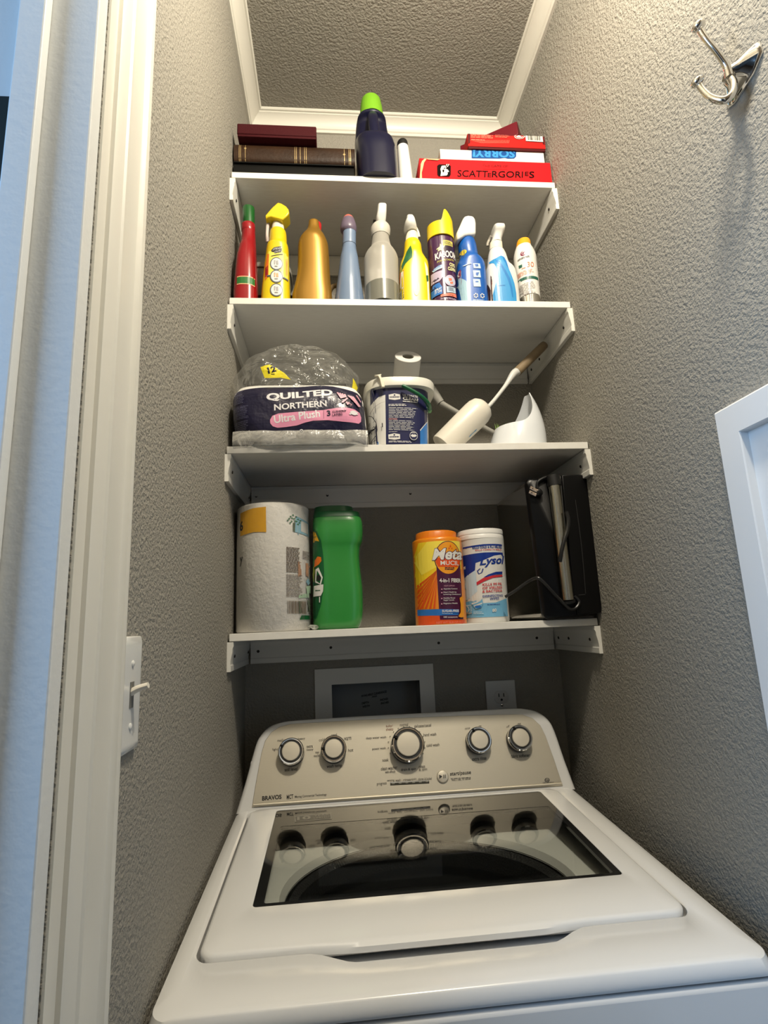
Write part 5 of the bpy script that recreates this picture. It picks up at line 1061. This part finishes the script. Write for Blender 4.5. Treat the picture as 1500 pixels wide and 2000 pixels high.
for j in range(26):
    f_ = j / 25; z = z4 + .001 + f_ * (ptz - z4 + .004)
    r = pr_ + .0020 - (.006 * sm(.96, 1, f_))
    ringsP.append([Vector((pcx + (r + w) * math.cos(a), ypt + (r + w) * math.sin(a), z)) for i in range(96) for a in (2 * math.pi * i / 96,) for w in ((math.sin(a * 13 + z * 60) + math.sin(a * 29 - z * 90) * .6 + math.sin(z * 160 + a * 5) * .5) * .0005,)])
bridge(bm, ringsP, False, False); bmesh.ops.recalc_face_normals(bm, faces=bm.faces); finish(bm, 'plastic_wrap', film('towel_film', (240, 238, 232), .1, .02, (40, .006), edge=.25), t, smooth=40)
bm = bmesh.new(); q = at(*J5(870, 1405), ypt - .045); tube(bm, [q, at(*J5(905, 1415), ypt - .05), at(*J5(932, 1425), ypt - .052)], [.006, .009, .011], 4, 14, flat=.5)
for v in bm.verts: v.co.z = max(v.co.z, z4 + .001); v.co += Vector((math.sin(v.co.z * 900), 0, 0)) * .001
finish(bm, 'wrap_tail', film('tail_film', (226, 228, 220), .15, .3, (60, .006)), t, smooth=40)

t = thing('detergent_tub', 'tall green plastic tub with dark green lid next to the paper towels', 'tub', (.21, -.165, z4))
gn = mat('tub_green', (52, 140, 62), .26, coat=.2); gnd = mat('lid_green', (14, 88, 44), .35)
yg = -.150
b_, f = bottle('body', gn, t, R(J5, [(252, 902, 1408, .9, 4), (262, 899, 1418, .9, 4), (300, 897, 1428, .92, 4), (420, 897, 1434, .95, 4), (520, 897, 1424, .95, 4), (570, 897, 1402, .95, 4), (680, 897, 1396, .95, 4), (850, 897, 1412, .95, 4), (1000, 897, 1430, .95, 4), (1200, 897, 1436, .95, 4), (1340, 902, 1428, .95, 4), (1410, 905, 1405, .95, 4), (1445, 925, 1390, .92, 4)]), yg, z4, k=3, n=72)
pr = Print(*f, .005, .0006, .0002, J5)
ov = [(880, 330), (940, 380), (985, 480), (1008, 640), (1018, 820), (1012, 1000), (985, 1180), (940, 1310), (905, 1350), (880, 1340)]
pr.poly(ov, gnd); pr.poly([(880, 360), (925, 390), (965, 490), (930, 480), (882, 500)], orgy); pr.lines(888, 430, 945, 455, 2, gnd, .4)
pr.poly([(920, 690), (950, 650), (985, 660), (990, 700), (960, 740), (915, 765)], orange); pr.poly([(882, 760), (905, 760), (925, 800), (905, 920), (882, 930)], mat('print_lime', (150, 170, 70), .4)); pr.poly([(930, 790), (960, 770), (1004, 880), (985, 960), (925, 930)], labw); pr.poly([(945, 800), (990, 885), (975, 945), (936, 915)], gnd); pr.ell(962, 885, 20, 34, dk2)
pr.poly([(915, 970), (1012, 955), (1008, 1030), (985, 1078), (910, 1085)], labw); pr.lines(930, 1015, 980, 1032, 1, leaf, .7, 0, 0); pr.polys([[(970, 1090), (978, 1090), (978, 1150), (970, 1150)]], labw); pr.build('label', b_)
bm = bmesh.new(); loft(bm, psecs(R(J5, [(196, 905, 1390, .86, 4), (205, 906, 1402, .88, 4), (258, 898, 1412, .9, 4)]), yg), 72, 4, 1); lid_ = finish(bm, 'lid', gnd, t, smooth=40)
bm = bmesh.new(); loft(bm, psecs(R(J5, [(128, 930, 1300, .85, 3), (135, 912, 1325, .85, 3), (200, 905, 1345, .85, 3)]), yg), 72, 3, 1); finish(bm, 'cap', gnd, lid_, smooth=40)

# orange fibre canister
t = thing('fiber_canister', 'orange fiber powder canister with purple panel on the bottom shelf', 'canister', (.42, -.17, z4))
yf_ = -.168; org = mat('canister_orange', (238, 140, 22), .28, coat=.3); orl = mat('lid_orange', (232, 128, 24), .4)
b_, f = bottle('body', org, t, R(K7, [(240, 130, 745), (258, 106, 750), (275, 103, 752), (700, 126, 786), (1390, 156, 826)]), yf_, z4, k=1, n=72)
pr = Print(*f, .005, .0004, .0001, K7)
ylo = mat('burst_yellow', (246, 206, 40), .3); deep = mat('print_deep_orange', (226, 82, 24), .35); plum = mat('print_plum', (74, 22, 58), .35); oran2 = mat('print_warm', (240, 158, 34), .35)
pr.poly([(200, 265), (748, 245), (775, 620), (420, 640), (160, 900), (115, 620)], ylo)
pr.polys([[(430, 640), (160, 860 + i * 90), (165, 900 + i * 90)] for i in range(0, 6)] + [[(430, 700), (230 + i * 50, 1150), (255 + i * 50, 1150)] for i in range(4)], deep)
pr.poly([(300, 262), (748, 245), (770, 560), (420, 600), (240, 700), (150, 480)], mat('burst_pale', (250, 224, 80), .35))
pr.poly([(150, 1240), (460, 1244), (465, 1300), (828, 1296), (826, 1365), (158, 1390)], deep)
pr.poly([(412, 500), (745, 500), (790, 1290), (465, 1300), (452, 1150)], plum)
pr.poly([(142, 1165), (452, 1158), (722, 1160), (715, 1235), (460, 1243), (148, 1245)], skyb)
pr.ell(572, 478, 182, 224, plum); pr.ell(572, 478, 172, 214, oran2); pr.poly([(405, 480), (745, 480), (735, 570), (690, 600), (440, 600), (412, 540)], deep); pr.polys([[(600, 300), (612, 330), (600, 345), (588, 330)], [(580, 335), (596, 360), (570, 365)], [(625, 335), (632, 362), (608, 362)]], deep)
pr.text('Meta', (362, 518), (776, 500), (395, 352), plum, .075); pr.text('Meta', (366, 512), (772, 496), (398, 358), labw, .03); pr.text('MUCIL', (470, 578), (722, 574), (468, 520), labw, .01)
pr.lines(525, 605, 690, 645, 2, plum, .55)
pr.text('4-in-1 FIBER', (458, 806), (748, 802), (455, 752), labw, .03); pr.text('HELPS SUPPORT:', (515, 860), (660, 858), (515, 842), pinkd, 0)
for y, s in ((905, 'Appetite Control'), (950, 'Heart Health by'), (978, 'Lowering Cholesterol'), (1028, 'Healthy Blood'), (1055, 'Sugar Levels'), (1098, 'Digestive Health')): pr.text(s, (508, y), (508 + len(s) * 11.6, y - 4), (507, y - 24), labw, .006)
for y in (896, 941, 1019, 1090): pr.ell(486, y, 9, 9, pinkd, 10)
pr.text('SUGAR-FREE', (490, 1200), (712, 1196), (488, 1168), labw, .03); pr.lines(490, 1212, 660, 1224, 1, pale, .6); pr.text('180 teaspoons', (512, 1280), (690, 1276), (510, 1254), labw, .01)
pr.poly([(720, 1010), (770, 975), (782, 1060), (790, 1260), (740, 1268), (700, 1255), (735, 1200), (735, 1090)], oran2)
pr.text('NET WT 36.8 OZ (2.3 LB)', (424, 1366), (822, 1356), (424, 1322), peach, .02); pr.build('label', b_)
bm = bmesh.new(); loft(bm, psecs(R(K7, [(142, 185, 650), (152, 160, 675), (162, 152, 682), (248, 148, 686)]), yf_), 64, 2, 1)
for v in bm.verts:
    c0 = at(*K7(417, 200), yf_); a_ = math.atan2(v.co.y - yf_, v.co.x - c0.x); k = .0003 * math.cos(a_ * 40); v.co.x += k * math.cos(a_); v.co.y += k * math.sin(a_)
finish(bm, 'lid', orl, t, smooth=40)
# wipes canister
t = thing('wipes_canister', 'white disinfecting wipes canister with blue label beside the orange canister', 'canister', (.53, -.15, z4))
yw = -.150
b_, f = bottle('body', whitepl, t, R(K7, [(240, 712, 1304), (255, 716, 1308), (700, 755, 1338), (1300, 805, 1388), (1352, 812, 1384)]), yw, z4, k=1, n=72)
pr = Print(*f, .005, .0004, .0001, K7); lysb = mat('label_royal', (18, 52, 140), .3, coat=.2); mist = mat('label_mist', (196, 216, 228), .35); lb2 = mat('label_light_blue', (116, 178, 214), .35); redt = mat('print_red', (204, 46, 56), .4)
pr.poly([(690, 330), (1040, 300), (1306, 290), (1308, 312), (1040, 322), (690, 350)], lysb)
pr.poly([(690, 440), (1040, 408), (1316, 398), (1345, 700), (1390, 1250), (810, 1275), (760, 700)], labw)
pr.poly([(690, 440), (1040, 410), (1318, 400), (1325, 470), (1290, 430), (1180, 450), (1020, 520), (945, 545), (940, 640), (860, 700), (800, 780), (740, 700)], lysb)
pr.poly([(945, 640), (860, 705), (800, 790), (810, 1060), (860, 1040), (970, 920), (960, 780)], mist)
pr.poly([(800, 1075), (900, 1045), (1030, 1080), (1200, 1070), (1370, 1010), (1392, 1250), (815, 1275)], lb2)
pr.text('KILLS COLD & FLU VIRUSES', (908, 358), (1300, 346), (905, 328), lysb, .04); pr.text('KILLS COVID-19 VIRUS', (940, 388), (1290, 378), (940, 366), redt, .02)
pr.text('Lysol', (985, 615), (1305, 585), (1020, 470), lysb, .03); stroke([(1000, 618), (968, 650), (985, 690), (1020, 672), (1035, 620)], 6, lysb)
pr.poly([(1040, 740), (1100, 700), (1200, 665), (1302, 655), (1300, 690), (1200, 700), (1110, 730)], lysb); pr.poly([(960, 800), (1040, 745), (1160, 712), (1300, 700), (1302, 722), (1160, 745), (1050, 790), (965, 840)], redt)
for y, s, x1 in ((852, 'KILLS 99.9%', 1288), (898, 'OF VIRUSES', 1292), (942, '& BACTERIA', 1292)): pr.text(s, (1030, y), (x1, y - 14), (1030, y - 34), redt, .02)
pr.text('DISINFECTING', (1035, 1005), (1302, 988), (1034, 975), lysb, .02); pr.text('WIPES', (1120, 1040), (1245, 1028), (1119, 1008), lysb, .02); pr.lines(1090, 1095, 1270, 1108, 1, lysb, .6, -.04, .1); pr.text('80', (1155, 1198), (1208, 1192), (1153, 1155), labw, .03)
pr.poly([(925, 1090), (950, 1040), (1000, 1060), (1030, 1020), (1040, 1080), (1020, 1140), (960, 1155), (935, 1120)], lb2); pr.polys([[(915, 1075), (985, 1050), (990, 1064), (920, 1094)], [(940, 1108), (1028, 1070), (1030, 1086), (946, 1126)]], labw); pr.ell(985, 1125, 36, 18, skyb); pr.ell(850, 1160, 46, 58, labw); pr.ell(850, 1160, 41, 52, lb2); pr.lines(830, 1130, 872, 1190, 3, labw, .4); pr.lines(940, 1190, 1060, 1230, 2, mist, .4)
pr.build('label', b_)
bm = bmesh.new(); loft(bm, psecs(R(K7, [(118, 760, 1230), (122, 735, 1265), (128, 712, 1290), (150, 702, 1296), (190, 702, 1299), (194, 706, 1296), (204, 706, 1297), (208, 703, 1300), (252, 708, 1306), (256, 714, 1302)]), yw), 64, 2, 1); finish(bm, 'lid', mat('lid_white', (242, 240, 234), .3), t, smooth=40)

# black and steel counter-top grill on its side
t = thing('countertop_grill', 'black grill with steel sides standing on end, cord wrapped on its steel bar handle', 'grill', (.70, -.14, z4))
yA, yB = -.247, -.020
TL, TR, BL, BR = at(1026.5, 932, yA), at(1148, 932, yA), at(1062, 1210, yA), at(1175, 1205, yA)
TR.x = min(TR.x, .7555); BR.x = .7525; zT = (TL.z + TR.z) / 2; zB = z4 + .0003
def gsec(y, i, m=None):
    P = []
    c = [(BL.x + i, zB + i, .014, 180), (BR.x - i, zB + i, .010, 270), (TR.x - i, zT - i, .014, 0), (TL.x + i, zT - i, .016, 90)]
    for x, z, r, a0 in c:
        r = max(r - i * .3, .004); sx_ = 1 if a0 in (180, 90) else -1; sz_ = 1 if a0 in (180, 270) else -1
        for k in range(7):
            a = math.radians(a0 + 15 * k); P.append(Vector((x + sx_ * r + r * math.cos(a), y, z + sz_ * r + r * math.sin(a))))
    return P
gb = mat('grill_black', (5, 5, 6), .35, spec=.3); gsm = mat('grill_steel', (176, 172, 164), .12, metal=1.0)
bm = bmesh.new(); bridge(bm, [gsec(yA + .012, .0), gsec(yA + .004, .001), gsec(yA, .005)], False, True); vr0 = bmesh.ops.recalc_face_normals(bm, faces=bm.faces)
fr_ = finish(bm, 'end_panel', gb, t, smooth=40)
bm = bmesh.new(); bridge(bm, [gsec(yB, .004), gsec(yB - .003, .0012), gsec(yA + .0125, .0012)], True, True); bmesh.ops.recalc_face_normals(bm, faces=bm.faces); finish(bm, 'housing', gsm, t, smooth=40)
S, PX = plane_map((0, yA, 0), (1, 0, 0), (0, 0, 1))
def g(x, y, h=0): q = at(*L6(x, y), yA); return Vector((q.x, yA - h, q.z))
bm = bmesh.new(); tube(bm, [g(712, 125, .0005), g(745, 500, .0005), g(790, 900, .0005), g(850, 1560, .0005)], .0009, 3, 8); finish(bm, 'lid_seam', mat('seam_grey', (110, 110, 108), .3, metal=.6), fr_)
bm = bmesh.new(); poly_prism_y(bm, [L6(*q) for q in ((722, 118), (960, 112), (1020, 140), (1045, 220), (1095, 560), (1160, 1100), (1215, 1640), (1205, 1790), (915, 1822), (862, 1560), (800, 900), (755, 500))], yA, yA - .005, yA + .001); lidg = finish(bm, 'grill_lid', gb, t, smooth=20, bevel=.0018)
bm = bmesh.new(); tube(bm, [g(885, 420, .0052), g(960, 980, .0052), g(1010, 1560, .0052)], .0009, 3, 8); tube(bm, [g(925, 1578, .0052), g(1005, 1572, .0052)], .0008, 1, 8); finish(bm, 'lid_ridge', mat('ridge_black', (40, 40, 40), .3), lidg)
bm = bmesh.new(); tube(bm, [g(615, 262, .012), g(782, 1640, .012)], .0116, 1, 28); finish(bm, 'handle_bar', mat('bar_steel', (196, 192, 176), .26, metal=1.0, bump=(50, 2, .0003, .4, (30, 30, 1))), t)
bm = bmesh.new(); tube(bm, [g(600, 135, .010), g(622, 262, .011)], .0142, 1, 28); finish(bm, 'handle_collar', mat('collar_black', (24, 24, 24), .4), t)
bm = bmesh.new(); tube(bm, [g(783, 1640, .011), g(790, 1668, .010)], .0142, 1, 28); finish(bm, 'handle_collar', mat('collar_black', (24, 24, 24), .4), t)
bm = bmesh.new(); tube(bm, [g(600, 128, .004), g(500, 155, .006), g(430, 200, .006), g(420, 260, .005), g(440, 320, .006)], .0030, 5, 10)
tube(bm, [g(725, 590, .026), g(750, 680, .027), g(740, 800, .027), g(700, 930, .027), g(672, 1060, .025), g(668, 1180, .018)], .0042, 5, 10)
tube(bm, [g(930, 1590, .010) + Vector((-.012, 0, 0)), g(915, 1660, .012), g(870, 1735, .014), g(800, 1750, .016), g(730, 1700, .018), g(640, 1610, .018), g(540, 1500, .018), g(450, 1400, .016), g(400, 1372, .012), g(330, 1410, .004) + Vector((0, .01, 0)), g(210, 1510, 0) + Vector((0, .02, 0)), g(95, 1590, 0) + Vector((0, .03, 0))], .0031, 5, 10); finish(bm, 'power_cord', mat('cord_black', (30, 30, 30), .35), t, weld=False)
bm = bmesh.new(); tube(bm, [g(470, 350, .006), g(425, 330, .008), g(400, 322, .009)], [.006, .009, .008], 3, 14); plug = finish(bm, 'plug', mat('plug_black', (18, 18, 18), .4), t)
brass = mat('prong_metal', (232, 210, 190), .25, metal=.8)
for (xa, ya), (xb, yb2) in (((408, 322), (322, 280)), ((395, 370), (310, 332))):
    bm = bmesh.new(); tube(bm, [g(xa, ya, .012), g(xb, yb2, .013)], .0035, 1, 10, flat=.25, flataxis=(.4, 0, .9)); finish(bm, 'prong', brass, plug)
    bm = bmesh.new(); q = g(xb + 28, yb2 + 14, .0135); lathe(bm, q, (0, -1, 0), [(.0012, 0), (.0012, .001)], 10); 
    finish(bm, 'prong_hole', black, plug)
